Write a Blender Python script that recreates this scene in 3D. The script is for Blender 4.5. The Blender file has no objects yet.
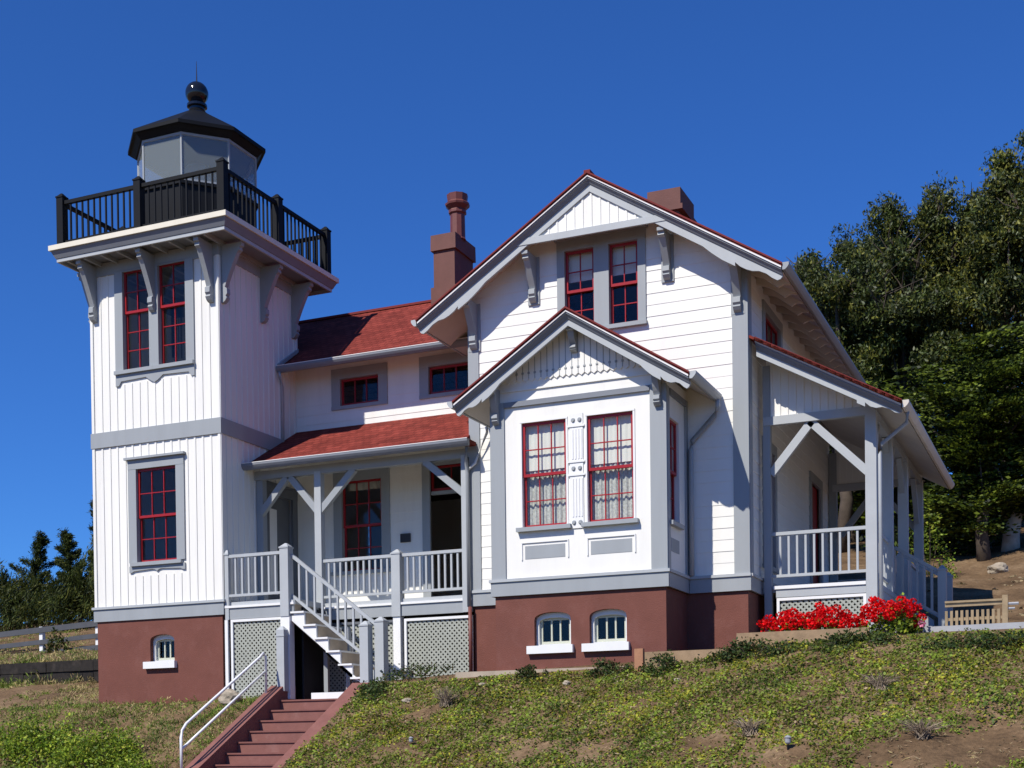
import bpy, bmesh, math, random
import numpy as np
from mathutils import Vector, Matrix
random.seed(7); rng = np.random.default_rng(11)
S = bpy.context.scene
COL = S.collection
R = math.radians

# ------------------------------------------------------------------ materials
def newmat(name):
    m = bpy.data.materials.new(name); m.use_nodes = True
    nt = m.node_tree
    for n in list(nt.nodes): nt.nodes.remove(n)
    out = nt.nodes.new('ShaderNodeOutputMaterial')
    return m, nt, out
def N(nt, typ, **kw):
    n = nt.nodes.new(typ)
    for k, v in kw.items():
        if k in n.inputs: n.inputs[k].default_value = v
        else: setattr(n, k, v)
    return n
def rgba(c): return (c[0], c[1], c[2], 1)
def ramp(nt, stops):
    r = nt.nodes.new('ShaderNodeValToRGB'); e = r.color_ramp.elements
    e[0].position, e[0].color = stops[0][0], rgba(stops[0][1])
    e[1].position, e[1].color = stops[-1][0], rgba(stops[-1][1])
    for p, c in stops[1:-1]:
        x = e.new(p); x.color = rgba(c)
    return r
def paint(name, c, var=.06, rough=.5, scale=3.0, dirt=None, dirt_amt=.35, bump=.0, streak=False, spec=.3):
    """painted / rendered surface with soft uneven weathering"""
    m, nt, out = newmat(name); L = nt.links.new
    b = N(nt, 'ShaderNodeBsdfPrincipled', Roughness=rough); b.inputs['Specular IOR Level'].default_value = spec
    tc = N(nt, 'ShaderNodeTexCoord'); geo = N(nt, 'ShaderNodeNewGeometry')
    mp = N(nt, 'ShaderNodeMapping')
    if streak: mp.inputs['Scale'].default_value = (1, 1, .12)
    L(geo.outputs['Position'], mp.inputs['Vector'])
    n1 = N(nt, 'ShaderNodeTexNoise', Scale=scale, Detail=6.0, Roughness=.65); L(mp.outputs['Vector'], n1.inputs['Vector'])
    lo = tuple(max(0, x * (1 - var)) for x in c); hi = tuple(min(1, x * (1 + var)) for x in c)
    r = ramp(nt, [(.3, lo), (.7, hi)]); L(n1.outputs['Fac'], r.inputs['Fac'])
    col = r.outputs['Color']
    if dirt:
        n2 = N(nt, 'ShaderNodeTexNoise', Scale=scale * .8, Detail=9.0, Roughness=.75); L(mp.outputs['Vector'], n2.inputs['Vector'])
        rr = ramp(nt, [(.52, (0, 0, 0)), (.78, (dirt_amt,) * 3)]); L(n2.outputs['Fac'], rr.inputs['Fac'])
        mx = N(nt, 'ShaderNodeMixRGB'); mx.inputs['Color2'].default_value = rgba(dirt)
        L(rr.outputs['Color'], mx.inputs['Fac']); L(col, mx.inputs['Color1']); col = mx.outputs['Color']
    L(col, b.inputs['Base Color'])
    if bump:
        n3 = N(nt, 'ShaderNodeTexNoise', Scale=45.0, Detail=4.0); L(geo.outputs['Position'], n3.inputs['Vector'])
        bp = N(nt, 'ShaderNodeBump', Strength=bump, Distance=.01); L(n3.outputs['Fac'], bp.inputs['Height']); L(bp.outputs['Normal'], b.inputs['Normal'])
    L(b.outputs['BSDF'], out.inputs['Surface'])
    return m
def shingle(name, along_x):
    m, nt, out = newmat(name); L = nt.links.new
    b = N(nt, 'ShaderNodeBsdfPrincipled', Roughness=.85); b.inputs['Specular IOR Level'].default_value = .05
    geo = N(nt, 'ShaderNodeNewGeometry'); sp = N(nt, 'ShaderNodeSeparateXYZ'); L(geo.outputs['Position'], sp.inputs['Vector'])
    cb = N(nt, 'ShaderNodeCombineXYZ')
    L(sp.outputs['X' if along_x else 'Y'], cb.inputs['X']); L(sp.outputs['Z'], cb.inputs['Y'])
    br = N(nt, 'ShaderNodeTexBrick', Scale=1.0); br.inputs['Brick Width'].default_value = .17; br.inputs['Row Height'].default_value = .085
    br.inputs['Mortar Size'].default_value = .006; br.inputs['Mortar Smooth'].default_value = .3; br.inputs['Bias'].default_value = 0
    br.inputs['Color1'].default_value = (.240, .052, .040, 1); br.inputs['Color2'].default_value = (.160, .034, .027, 1); br.inputs['Mortar'].default_value = (.10, .02, .017, 1)
    L(cb.outputs['Vector'], br.inputs['Vector'])
    n1 = N(nt, 'ShaderNodeTexNoise', Scale=1.6, Detail=5.0, Roughness=.7); L(geo.outputs['Position'], n1.inputs['Vector'])
    r = ramp(nt, [(.3, (.72, .72, .72)), (.72, (1.28, 1.22, 1.2))]); L(n1.outputs['Fac'], r.inputs['Fac'])
    mx = N(nt, 'ShaderNodeMixRGB', blend_type='MULTIPLY'); mx.inputs['Fac'].default_value = 1
    L(br.outputs['Color'], mx.inputs['Color1']); L(r.outputs['Color'], mx.inputs['Color2'])
    n2 = N(nt, 'ShaderNodeTexNoise', Scale=28.0, Detail=3.0); L(geo.outputs['Position'], n2.inputs['Vector'])
    r2 = ramp(nt, [(.3, (.8, .8, .8)), (.7, (1.2, 1.2, 1.2))]); L(n2.outputs['Fac'], r2.inputs['Fac'])
    m2 = N(nt, 'ShaderNodeMixRGB', blend_type='MULTIPLY'); m2.inputs['Fac'].default_value = 1
    L(mx.outputs['Color'], m2.inputs['Color1']); L(r2.outputs['Color'], m2.inputs['Color2'])
    L(m2.outputs['Color'], b.inputs['Base Color'])
    bp = N(nt, 'ShaderNodeBump', Strength=.7, Distance=.02); L(br.outputs['Fac'], bp.inputs['Height']); bp.invert = True
    L(bp.outputs['Normal'], b.inputs['Normal']); L(b.outputs['BSDF'], out.inputs['Surface'])
    return m
def glass(name, tint=(.93, .95, .95), gloss=.018, dust=.0, dustcol=(.4, .42, .44)):
    m, nt, out = newmat(name); L = nt.links.new
    t = N(nt, 'ShaderNodeBsdfTransparent'); t.inputs['Color'].default_value = rgba(tint)
    g = N(nt, 'ShaderNodeBsdfGlossy', Roughness=.03); g.inputs['Color'].default_value = (.9, .92, .95, 1)
    geo = N(nt, 'ShaderNodeNewGeometry'); n1 = N(nt, 'ShaderNodeTexNoise', Scale=2.5, Detail=2.0); L(geo.outputs['Position'], n1.inputs['Vector'])
    bp = N(nt, 'ShaderNodeBump', Strength=.05, Distance=.05); L(n1.outputs['Fac'], bp.inputs['Height']); L(bp.outputs['Normal'], g.inputs['Normal'])
    lw = N(nt, 'ShaderNodeLayerWeight'); lw.inputs['Blend'].default_value = .5
    pw = N(nt, 'ShaderNodeMath', operation='POWER'); pw.inputs[1].default_value = 5; L(lw.outputs['Facing'], pw.inputs[0])
    ad = N(nt, 'ShaderNodeMath', operation='MULTIPLY_ADD'); ad.inputs[1].default_value = .9; ad.inputs[2].default_value = gloss; L(pw.outputs[0], ad.inputs[0])
    mx = N(nt, 'ShaderNodeMixShader'); L(ad.outputs[0], mx.inputs['Fac']); L(t.outputs[0], mx.inputs[1]); L(g.outputs[0], mx.inputs[2])
    res = mx.outputs[0]
    if dust:
        d = N(nt, 'ShaderNodeBsdfDiffuse'); d.inputs['Color'].default_value = rgba(dustcol)
        m3 = N(nt, 'ShaderNodeMixShader'); m3.inputs['Fac'].default_value = dust; L(res, m3.inputs[1]); L(d.outputs[0], m3.inputs[2]); res = m3.outputs[0]
    L(res, out.inputs['Surface']); return m
def leafmat(name, c, trans=.3, var=.35, spec=.2, rough=.5):
    m, nt, out = newmat(name); L = nt.links.new
    geo = N(nt, 'ShaderNodeNewGeometry')
    n1 = N(nt, 'ShaderNodeTexNoise', Scale=1.3, Detail=3.0); L(geo.outputs['Position'], n1.inputs['Vector'])
    r = ramp(nt, [(.3, tuple(x * (1 - var) for x in c)), (.7, tuple(x * (1 + var) for x in c))]); L(n1.outputs['Fac'], r.inputs['Fac'])
    hs = N(nt, 'ShaderNodeHueSaturation'); L(r.outputs['Color'], hs.inputs['Color'])
    mr = N(nt, 'ShaderNodeMapRange'); mr.inputs['To Min'].default_value = .6; mr.inputs['To Max'].default_value = 1.45
    L(geo.outputs['Random Per Island'], mr.inputs['Value']); L(mr.outputs[0], hs.inputs['Value'])
    b = N(nt, 'ShaderNodeBsdfPrincipled', Roughness=rough); b.inputs['Specular IOR Level'].default_value = spec
    L(hs.outputs['Color'], b.inputs['Base Color'])
    t = N(nt, 'ShaderNodeBsdfTranslucent'); L(hs.outputs['Color'], t.inputs['Color'])
    mx = N(nt, 'ShaderNodeMixShader'); mx.inputs['Fac'].default_value = trans
    L(b.outputs[0], mx.inputs[1]); L(t.outputs[0], mx.inputs[2]); L(mx.outputs[0], out.inputs['Surface'])
    return m
def lace(name):
    m, nt, out = newmat(name); L = nt.links.new
    geo = N(nt, 'ShaderNodeNewGeometry'); vo = N(nt, 'ShaderNodeTexNoise', Scale=26.0, Detail=2.0); L(geo.outputs['Position'], vo.inputs['Vector'])
    r = ramp(nt, [(.40, (.72,) * 3), (.58, (.97,) * 3)]); L(vo.outputs['Fac'], r.inputs['Fac'])
    d = N(nt, 'ShaderNodeBsdfDiffuse'); d.inputs['Color'].default_value = (.66, .64, .57, 1)
    t = N(nt, 'ShaderNodeBsdfTransparent')
    mx = N(nt, 'ShaderNodeMixShader'); L(r.outputs['Color'], mx.inputs['Fac']); L(t.outputs[0], mx.inputs[1]); L(d.outputs[0], mx.inputs[2])
    L(mx.outputs[0], out.inputs['Surface']); return m
def ground_material():
    m, nt, out = newmat('hillside_soil'); L = nt.links.new
    b = N(nt, 'ShaderNodeBsdfPrincipled', Roughness=.95); b.inputs['Specular IOR Level'].default_value = .1
    geo = N(nt, 'ShaderNodeNewGeometry')
    n1 = N(nt, 'ShaderNodeTexNoise', Scale=.9, Detail=8.0, Roughness=.65); L(geo.outputs['Position'], n1.inputs['Vector'])
    r1 = ramp(nt, [(.3, (.085, .055, .032)), (.5, (.165, .108, .062)), (.7, (.27, .19, .115))]); L(n1.outputs['Fac'], r1.inputs['Fac'])
    n2 = N(nt, 'ShaderNodeTexNoise', Scale=14.0, Detail=6.0, Roughness=.7); L(geo.outputs['Position'], n2.inputs['Vector'])
    r2 = ramp(nt, [(.3, (.6, .6, .6)), (.72, (1.35, 1.32, 1.25))]); L(n2.outputs['Fac'], r2.inputs['Fac'])
    mx = N(nt, 'ShaderNodeMixRGB', blend_type='MULTIPLY'); mx.inputs['Fac'].default_value = 1
    L(r1.outputs['Color'], mx.inputs['Color1']); L(r2.outputs['Color'], mx.inputs['Color2'])
    L(mx.outputs['Color'], b.inputs['Base Color'])
    bp = N(nt, 'ShaderNodeBump', Strength=.8, Distance=.05); L(n2.outputs['Fac'], bp.inputs['Height']); L(bp.outputs['Normal'], b.inputs['Normal'])
    L(b.outputs[0], out.inputs['Surface']); return m

M = {}
M['white'] = paint('white_house_paint', (.80, .79, .735), .04, .45, 2.2, (.52, .49, .43), .30, streak=True)
M['white_trim'] = paint('white_trim_paint', (.78, .78, .76), .03, .4, 5)
M['cream'] = paint('cream_soffit_paint', (.62, .57, .50), .06, .6, 3)
M['grey'] = paint('grey_trim_paint', (.315, .337, .348), .05, .45, 3, (.25, .26, .26), .15, streak=True)
M['grey_light'] = paint('pale_grey_trim_paint', (.41, .433, .442), .05, .45, 3)
M['grey_shaded'] = paint('shade_darkened_grey_trim', (.20, .215, .24), .06, .5, 4)  # trim grey darkened: shade of down-facing mouldings and gutters put into the colour
M['grey_dark'] = paint('dark_grey_moulding_paint', (.13, .14, .155), .06, .5, 4)
M['slab'] = paint('cream_deck_edge_paint', (.74, .69, .56), .05, .5, 3)
M['found'] = paint('red_brown_painted_concrete', (.165, .062, .046), .10, .75, 2.2, (.27, .13, .11), .40, bump=.5, spec=.2)
M['brick'] = paint('red_brown_painted_chimney', (.145, .062, .050), .12, .7, 3, (.12, .05, .045), .3, bump=.3)
M['pot'] = paint('dark_red_clay', (.15, .05, .042), .12, .45, 6)
M['steps'] = paint('red_painted_concrete_steps', (.215, .096, .080), .10, .75, 4, (.36, .22, .19), .35, bump=.2, spec=.2)
M['steps_side'] = paint('weathered_red_wall_paint', (.200, .082, .068), .12, .75, 4, (.30, .17, .13), .3, bump=.2)
M['red'] = paint('red_sash_paint', (.33, .018, .022), .05, .35, 5)
M['black'] = paint('black_iron_paint', (.006, .007, .009), .1, .6, 6, spec=.15)
M['black_gloss'] = paint('black_gloss_iron', (.010, .011, .014), .1, .12, 6, spec=.6)
M['lattice'] = paint('olive_grey_lattice_paint', (.35, .365, .315), .06, .6, 5)
M['arch'] = paint('pale_olive_sash_paint', (.50, .52, .42), .05, .5, 5)
M['shx'] = shingle('red_roof_shingles', True); M['shy'] = shingle('red_roof_shingles_turned', False)
M['shedge'] = paint('red_shingle_edge', (.17, .024, .022), .15, .8, 20)
M['glass'] = glass('window_glass')
M['lglass'] = glass('dusty_lantern_glass', (.90, .92, .92), .05, .20, (.46, .51, .48))
M['lace'] = lace('lace_curtain'); M['blind'] = paint('pale_roller_blind', (.82, .79, .70), .03, .8, 4)
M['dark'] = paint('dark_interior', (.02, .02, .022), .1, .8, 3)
M['wood'] = paint('weathered_tan_wood', (.30, .205, .12), .22, .8, 5, (.18, .12, .07), .5, bump=.3)
M['wood_post'] = paint('reddish_timber', (.36, .18, .10), .15, .8, 6, bump=.3)
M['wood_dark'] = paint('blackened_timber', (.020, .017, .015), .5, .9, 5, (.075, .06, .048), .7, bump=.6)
M['tan'] = paint('pale_fence_timber', (.29, .215, .125), .22, .8, 5)
M['fence_grey'] = paint('dark_grey_fence_rail', (.075, .08, .09), .15, .7, 4)
M['footing'] = paint('bare_concrete', (.40, .33, .25), .14, .85, 3, (.25, .18, .12), .5, bump=.3)
M['path'] = paint('grey_concrete_path', (.36, .37, .38), .08, .8, 4, (.26, .25, .23), .3, bump=.2)
M['rock'] = paint('lichen_rock', (.34, .29, .22), .25, .9, 8, (.16, .13, .1), .5, bump=.5)
M['metal'] = paint('white_pipe_paint', (.80, .81, .82), .03, .3, 6, spec=.5)
M['bronze'] = paint('dark_bronze_plaque', (.035, .03, .028), .15, .4, 10)
M['bark'] = paint('grey_brown_bark', (.085, .066, .050), .3, .9, 5, bump=.5)
M['bark_pale'] = paint('pale_peeling_bark', (.42, .38, .32), .25, .85, 4, (.16, .13, .1), .6, bump=.4)
M['lampcap'] = paint('grey_lamp_metal', (.30, .31, .33), .1, .35, 10)
M['ground'] = ground_material()
E_ = leafmat
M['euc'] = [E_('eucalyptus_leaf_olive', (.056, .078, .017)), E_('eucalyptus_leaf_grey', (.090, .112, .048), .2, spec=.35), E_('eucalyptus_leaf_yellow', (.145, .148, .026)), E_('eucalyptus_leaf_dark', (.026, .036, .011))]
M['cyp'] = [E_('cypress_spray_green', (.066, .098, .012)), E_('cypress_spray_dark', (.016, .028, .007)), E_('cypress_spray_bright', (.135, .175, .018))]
M['pine'] = [E_('windswept_cypress_green', (.060, .080, .018)), E_('windswept_cypress_dark', (.020, .032, .010)), E_('windswept_cypress_tip', (.120, .125, .026))]
M['cover'] = [E_('cover_leaf_green', (.185, .255, .030)), E_('cover_leaf_yellow', (.30, .29, .030)), E_('cover_leaf_dark', (.075, .115, .020)), E_('cover_leaf_olive', (.19, .19, .045)), E_('dry_stem', (.24, .185, .105), .1)]
M['ivy'] = [E_('shrub_leaf_dark', (.034, .060, .018)), E_('shrub_leaf_mid', (.080, .110, .026)), E_('shrub_leaf_bronze', (.085, .062, .028))]
M['bush'] = [E_('bush_leaf_fresh', (.215, .300, .026)), E_('bush_leaf_mid', (.100, .165, .018)), E_('bush_leaf_light', (.33, .36, .040))]
M['grass'] = [E_('grass_green', (.165, .225, .034)), E_('grass_dry', (.36, .29, .13)), E_('grass_dark', (.090, .140, .026))]
M['petal'] = leafmat('geranium_petal', (.74, .008, .012), .3, .12); M['pink'] = leafmat('pink_petal', (.75, .25, .38), .25, .1)
M['twig'] = E_('dry_twig', (.22, .17, .12), .0)

# ------------------------------------------------------------------ mesh helpers
def front(y): return lambda u, o, w: (u, y - o, w)
def back(y): return lambda u, o, w: (u, y + o, w)
def right(x): return lambda u, o, w: (x + o, u, w)
def left(x): return lambda u, o, w: (x - o, u, w)
class MB:
    def __init__(s): s.v = []; s.f = []
    def pts(s, ps): i = len(s.v); s.v += [tuple(p) for p in ps]; return list(range(i, i + len(ps)))
    def quad(s, *ps): s.f.append(s.pts(ps)); return s
    def hexa(s, b, t):
        n = len(b); i = s.pts(b); j = s.pts(t)
        s.f.append(i[::-1]); s.f.append(j)
        for k in range(n): s.f.append([i[k], i[(k + 1) % n], j[(k + 1) % n], j[k]])
        return s
    def box(s, x0, x1, y0, y1, z0, z1):
        return s.hexa([(x0, y0, z0), (x1, y0, z0), (x1, y1, z0), (x0, y1, z0)], [(x0, y0, z1), (x1, y0, z1), (x1, y1, z1), (x0, y1, z1)])
    def fbox(s, F, u0, u1, o0, o1, w0, w1):
        return s.hexa([F(u0, o0, w0), F(u1, o0, w0), F(u1, o1, w0), F(u0, o1, w0)], [F(u0, o0, w1), F(u1, o0, w1), F(u1, o1, w1), F(u0, o1, w1)])
    def fprism(s, F, ps, o0, o1): return s.hexa([F(u, o0, w) for u, w in ps], [F(u, o1, w) for u, w in ps])
    def oprism(s, F, ps, u0, u1): return s.hexa([F(u0, o, w) for o, w in ps], [F(u1, o, w) for o, w in ps])
    def sweep(s, F, a, b, sec):  # a,b (u,w) ends of a sloped run; sec = [(o,dz)]
        return s.hexa([F(a[0], o, a[1] + d) for o, d in sec], [F(b[0], o, b[1] + d) for o, d in sec])
    def bar(s, a, b, w, h):      # straight bar of rectangular section between two points
        a = Vector(a); b = Vector(b); d = (b - a).normalized(); up = Vector((0, 0, 1)) if abs(d.z) < .95 else Vector((0, 1, 0))
        r = d.cross(up).normalized() * (w / 2); u = r.cross(d).normalized() * (h / 2)
        return s.hexa([a - r - u, a + r - u, a + r + u, a - r + u], [b - r - u, b + r - u, b + r + u, b - r + u])
    def tube(s, path, rad, n=8, cap=True):
        rings = []; path = [Vector(p) for p in path]
        for i, p in enumerate(path):
            d = (path[min(i + 1, len(path) - 1)] - path[max(i - 1, 0)]).normalized()
            up = Vector((0, 0, 1)) if abs(d.z) < .9 else Vector((1, 0, 0))
            r = d.cross(up).normalized(); u = r.cross(d).normalized(); rr = rad[i] if isinstance(rad, (list, tuple)) else rad
            rings.append(s.pts([p + (r * math.cos(2 * math.pi * k / n) + u * math.sin(2 * math.pi * k / n)) * rr for k in range(n)]))
        for a, b in zip(rings[:-1], rings[1:]):
            for k in range(n): s.f.append([a[k], a[(k + 1) % n], b[(k + 1) % n], b[k]])
        if cap: s.f.append(rings[0][::-1]); s.f.append(rings[-1])
        return s
    def lathe(s, c, prof, n=24, ph=0.0):  # prof [(r,z)]
        rings = [s.pts([(c[0] + r * math.cos(2 * math.pi * (k + ph) / n), c[1] + r * math.sin(2 * math.pi * (k + ph) / n), c[2] + z) for k in range(n)]) for r, z in prof]
        for a, b in zip(rings[:-1], rings[1:]):
            for k in range(n): s.f.append([a[k], a[(k + 1) % n], b[(k + 1) % n], b[k]])
        s.f.append(rings[0][::-1]); s.f.append(rings[-1]); return s
    def build(s, name, mat, parent=None, smooth=False, origin=None, recalc=True):
        V = np.array(s.v, dtype=float)
        if origin is None: origin = ((V[:, 0].min() + V[:, 0].max()) / 2, (V[:, 1].min() + V[:, 1].max()) / 2, V[:, 2].min())
        o = np.array(origin, dtype=float); me = bpy.data.meshes.new(name)
        me.from_pydata([tuple(x) for x in (V - o)], [], s.f)
        for m in (mat if isinstance(mat, (list, tuple)) else [mat]): me.materials.append(m)
        if recalc:
            bm = bmesh.new(); bm.from_mesh(me); bmesh.ops.recalc_face_normals(bm, faces=bm.faces); bm.to_mesh(me); bm.free()
        if smooth: me.polygons.foreach_set('use_smooth', [True] * len(me.polygons))
        ob = bpy.data.objects.new(name, me); COL.objects.link(ob); attach(ob, origin, parent); return ob
WORLD = {}
def attach(ob, origin, parent):
    WORLD[ob] = Vector(origin)
    if parent: ob.parent = parent; ob.location = Vector(origin) - WORLD[parent]
    else: ob.location = Vector(origin)
def tag(o, label=None, cat=None, group=None, kind=None):
    for k, v in (('label', label), ('category', cat), ('group', group), ('kind', kind)):
        if v: o[k] = v
    return o
def thing(name, loc, label, cat, group=None):
    o = bpy.data.objects.new(name, None); COL.objects.link(o); o.empty_display_size = .3; attach(o, loc, None); return tag(o, label, cat, group)
def copy_part(src, loc, parent):
    c = src.copy(); COL.objects.link(c); attach(c, loc, parent); return c

# ------------------------------------------------------------------ ground height
def interp(x, xs, ys): return np.interp(x, xs, ys)
def smooth(a, b, x): t = np.clip((x - a) / (b - a), 0, 1); return t * t * (3 - 2 * t)
ZX = [-40, -3.2, 1.0, 3.5, 5.6, 8.8, 10.5, 12.5, 14.8, 22, 60]; ZZ = [2.2, 2.55, 2.55, 2.78, 2.83, 2.90, 3.18, 3.30, 3.27, 3.2, 2.8]
def wob(x, y):
    return .05 * np.sin(1.7 * x + .6 * y) * np.cos(1.3 * y - .5 * x) + .035 * np.sin(3.9 * x + 2.1 * y + 1) + .02 * np.sin(7.3 * x - 5.1 * y)
def gz(x, y):
    x = np.asarray(x, float); y = np.asarray(y, float)
    zb = interp(x, ZX, ZZ)
    s = interp(x, [-6, 1, 4, 12], [.42, .52, .50, .47])
    d = np.clip(-.35 - y, 0, None)
    zf = zb - s * d
    zf = np.where(zf > .4, zf, .4 - .4 * (1 - np.exp((zf - .4) / .4))) + wob(x, y) * smooth(0, .8, d)
    # behind the front line
    yl = np.clip(y, 0, None)
    zl = 2.6 + interp(yl, [0, 3.28, 3.42, 8, 12, 17, 45, 120], [0, .72, 1.22, 1.92, 3.0, 3.9, 1, -3])
    zr = 3.36 + interp(yl, [0, 3, 6.0, 16, 30, 60, 200], [0, .12, .42, 3.3, 6.5, 10, 9]) + .12 * np.sin(.9 * x + .4 * yl) * smooth(6, 9, yl)
    t = np.where(yl > 8.9, smooth(-2.0, 5.0, x), smooth(-3.0, 10.3, x)); zz = zl * (1 - t) + zr * t + wob(x, y) * .6 * smooth(.5, 2, yl)
    inside = (x > -3.12) & (x < 10.25) & (y > .1) & (y < 8.9)
    zz = np.where(inside, np.minimum(zz, 2.5), zz)
    k = smooth(-.35, .25, y)
    z = np.where(y < -.35, zf, zf * (1 - k) + zz * k)
    well = (x > 1.17) & (x < 3.4) & (y < .9)
    return np.where(well, np.minimum(z, 2.35 + .56 * np.minimum(y, 0) - .12), z)
def gz1(x, y): return float(gz(np.array([x]), np.array([y]))[0])
xs = np.unique(np.concatenate([np.unique(np.concatenate([np.arange(-12, 20, .17), [1.09, 1.12, 3.38, 3.42, -3.13, -3.1]])), np.linspace(-60, -12, 60), np.linspace(20, 70, 60), np.linspace(-500, -60, 16), np.linspace(70, 500, 16)]))
ys = np.unique(np.concatenate([np.arange(-6, 9, .17), np.linspace(9, 45, 70), np.linspace(-45, -6, 40), np.linspace(45, 500, 20), np.linspace(-300, -45, 10)]))
GX, GY = np.meshgrid(xs, ys); GZ = gz(GX, GY); nx, ny = len(xs), len(ys)
me = bpy.data.meshes.new('ground')
fc = [(j * nx + i, j * nx + i + 1, (j + 1) * nx + i + 1, (j + 1) * nx + i) for j in range(ny - 1) for i in range(nx - 1)]
me.from_pydata(np.stack([GX.ravel(), GY.ravel(), GZ.ravel()], 1).tolist(), [], fc); me.materials.append(M['ground'])
me.polygons.foreach_set('use_smooth', [True] * len(me.polygons))
g = bpy.data.objects.new('ground', me); COL.objects.link(g); tag(g, 'bare brown hillside soil sloping down in front of the house', 'ground', kind='structure')

C_ = Vector((15.803658, -22.069973, 1.6)); FWD = None
def PX(px, py, Y):   # world point on the plane y=Y seen at a photo pixel (used once to survey where each crown stands)
    d = CF + CR * ((px - 512) / 1338.039) - CU * ((py - 767.256) / 1338.039); s = (Y - C_.y) / d.y; return C_ + d * s
yaw, pit, rol = -0.4106146, -0.0144147, -0.0122480
CF = Vector((math.sin(yaw) * math.cos(pit), math.cos(yaw) * math.cos(pit), math.sin(pit))); r0 = Vector((math.cos(yaw), -math.sin(yaw), 0)); u0_ = r0.cross(CF)
CR = r0 * math.cos(rol) + u0_ * math.sin(rol); CU = -r0 * math.sin(rol) + u0_ * math.cos(rol)
def HIT(px, py):
    d = PX(px, py, 0) - C_; d.normalize(); t = 8.0
    while t < 60:
        p = C_ + d * t
        if p.z < gz1(p.x, p.y): return p.x, p.y
        t += .02
    return p.x, p.y
# ------------------------------------------------------------------ building helpers
LJ = random.Random(3)
def cuts(a, b, holes):
    """interval [a,b] minus holes"""
    out = [(a, b)]
    for h0, h1 in holes:
        nx_ = []
        for p, q in out:
            if h1 <= p or h0 >= q: nx_.append((p, q)); continue
            if h0 > p: nx_.append((p, h0))
            if h1 < q: nx_.append((h1, q))
        out = nx_
    return [(p, q) for p, q in out if q - p > 1e-4]
def siding(F, w0, w1, ulim, course=.21, lap=.016, holes=()):
    b = MB(); w = w0; lap0 = lap
    while w < w1 - 1e-6:
        wt = min(w + course, w1); lap = lap0 * LJ.uniform(.6, 1.45)
        zs = sorted({w, wt} | {h for H in holes for h in H[2:] if w < h < wt})
        for a, c in zip(zs[:-1], zs[1:]):
            hs = [(H[0], H[1]) for H in holes if H[2] < c - 1e-6 and H[3] > a + 1e-6]
            la, ra = ulim(a); lc, rc = ulim(c)
            oa = lap * (1 - (a - w) / course); oc = lap * (1 - (c - w) / course)
            for p, q in cuts(min(la, lc), max(ra, rc), hs):
                p1, q1, p2, q2 = max(p, la), min(q, ra), max(p, lc), min(q, rc)
                if q1 < p1: p1 = q1 = (p1 + q1) / 2
                if q2 < p2: p2 = q2 = (p2 + q2) / 2
                b.quad(F(p1, oa, a), F(q1, oa, a), F(q2, oc, c), F(p2, oc, c))
                if a == w and lap: b.quad(F(p1, 0, a), F(q1, 0, a), F(q1, oa, a), F(p1, oa, a))
        w = wt
    return b
def battens(b, F, us, w0, w1, holes=(), width=.042, out=.015, top=None):
    for u in us:
        t = top(u) if top else w1
        for p, q in cuts(w0, t, [(H[2], H[3]) for H in holes if H[0] - width / 2 < u < H[1] + width / 2]):
            b.fbox(F, u - width / 2, u + width / 2, -.002, out, p, q)
def sash(F, u0, u1, w0, w1, cols, rows, o, parent, mat='red', glassm='glass', st=.044, mt=.018, th=.04):
    b = MB(); f = lambda *a: b.fbox(F, *a)
    f(u0, u0 + st, o - th, o, w0, w1); f(u1 - st, u1, o - th, o, w0, w1)
    f(u0 + st, u1 - st, o - th, o, w0, w0 + st * 1.15); f(u0 + st, u1 - st, o - th, o, w1 - st, w1)
    for k in range(1, cols):
        u = u0 + st + (u1 - u0 - 2 * st) * k / cols; f(u - mt / 2, u + mt / 2, o - th + .006, o - .004, w0 + st, w1 - st)
    for k in range(1, rows):
        w = w0 + st + (w1 - w0 - 2 * st) * k / rows; f(u0 + st, u1 - st, o - th + .008, o - .006, w - mt / 2, w + mt / 2)
    s = b.build('sash', M[mat], parent)
    p = MB(); p.fbox(F, u0 + st * .6, u1 - st * .6, o - th * .62, o - th * .5, w0 + st * .6, w1 - st * .6)
    p.build('pane', M[glassm], parent)
    return s
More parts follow.
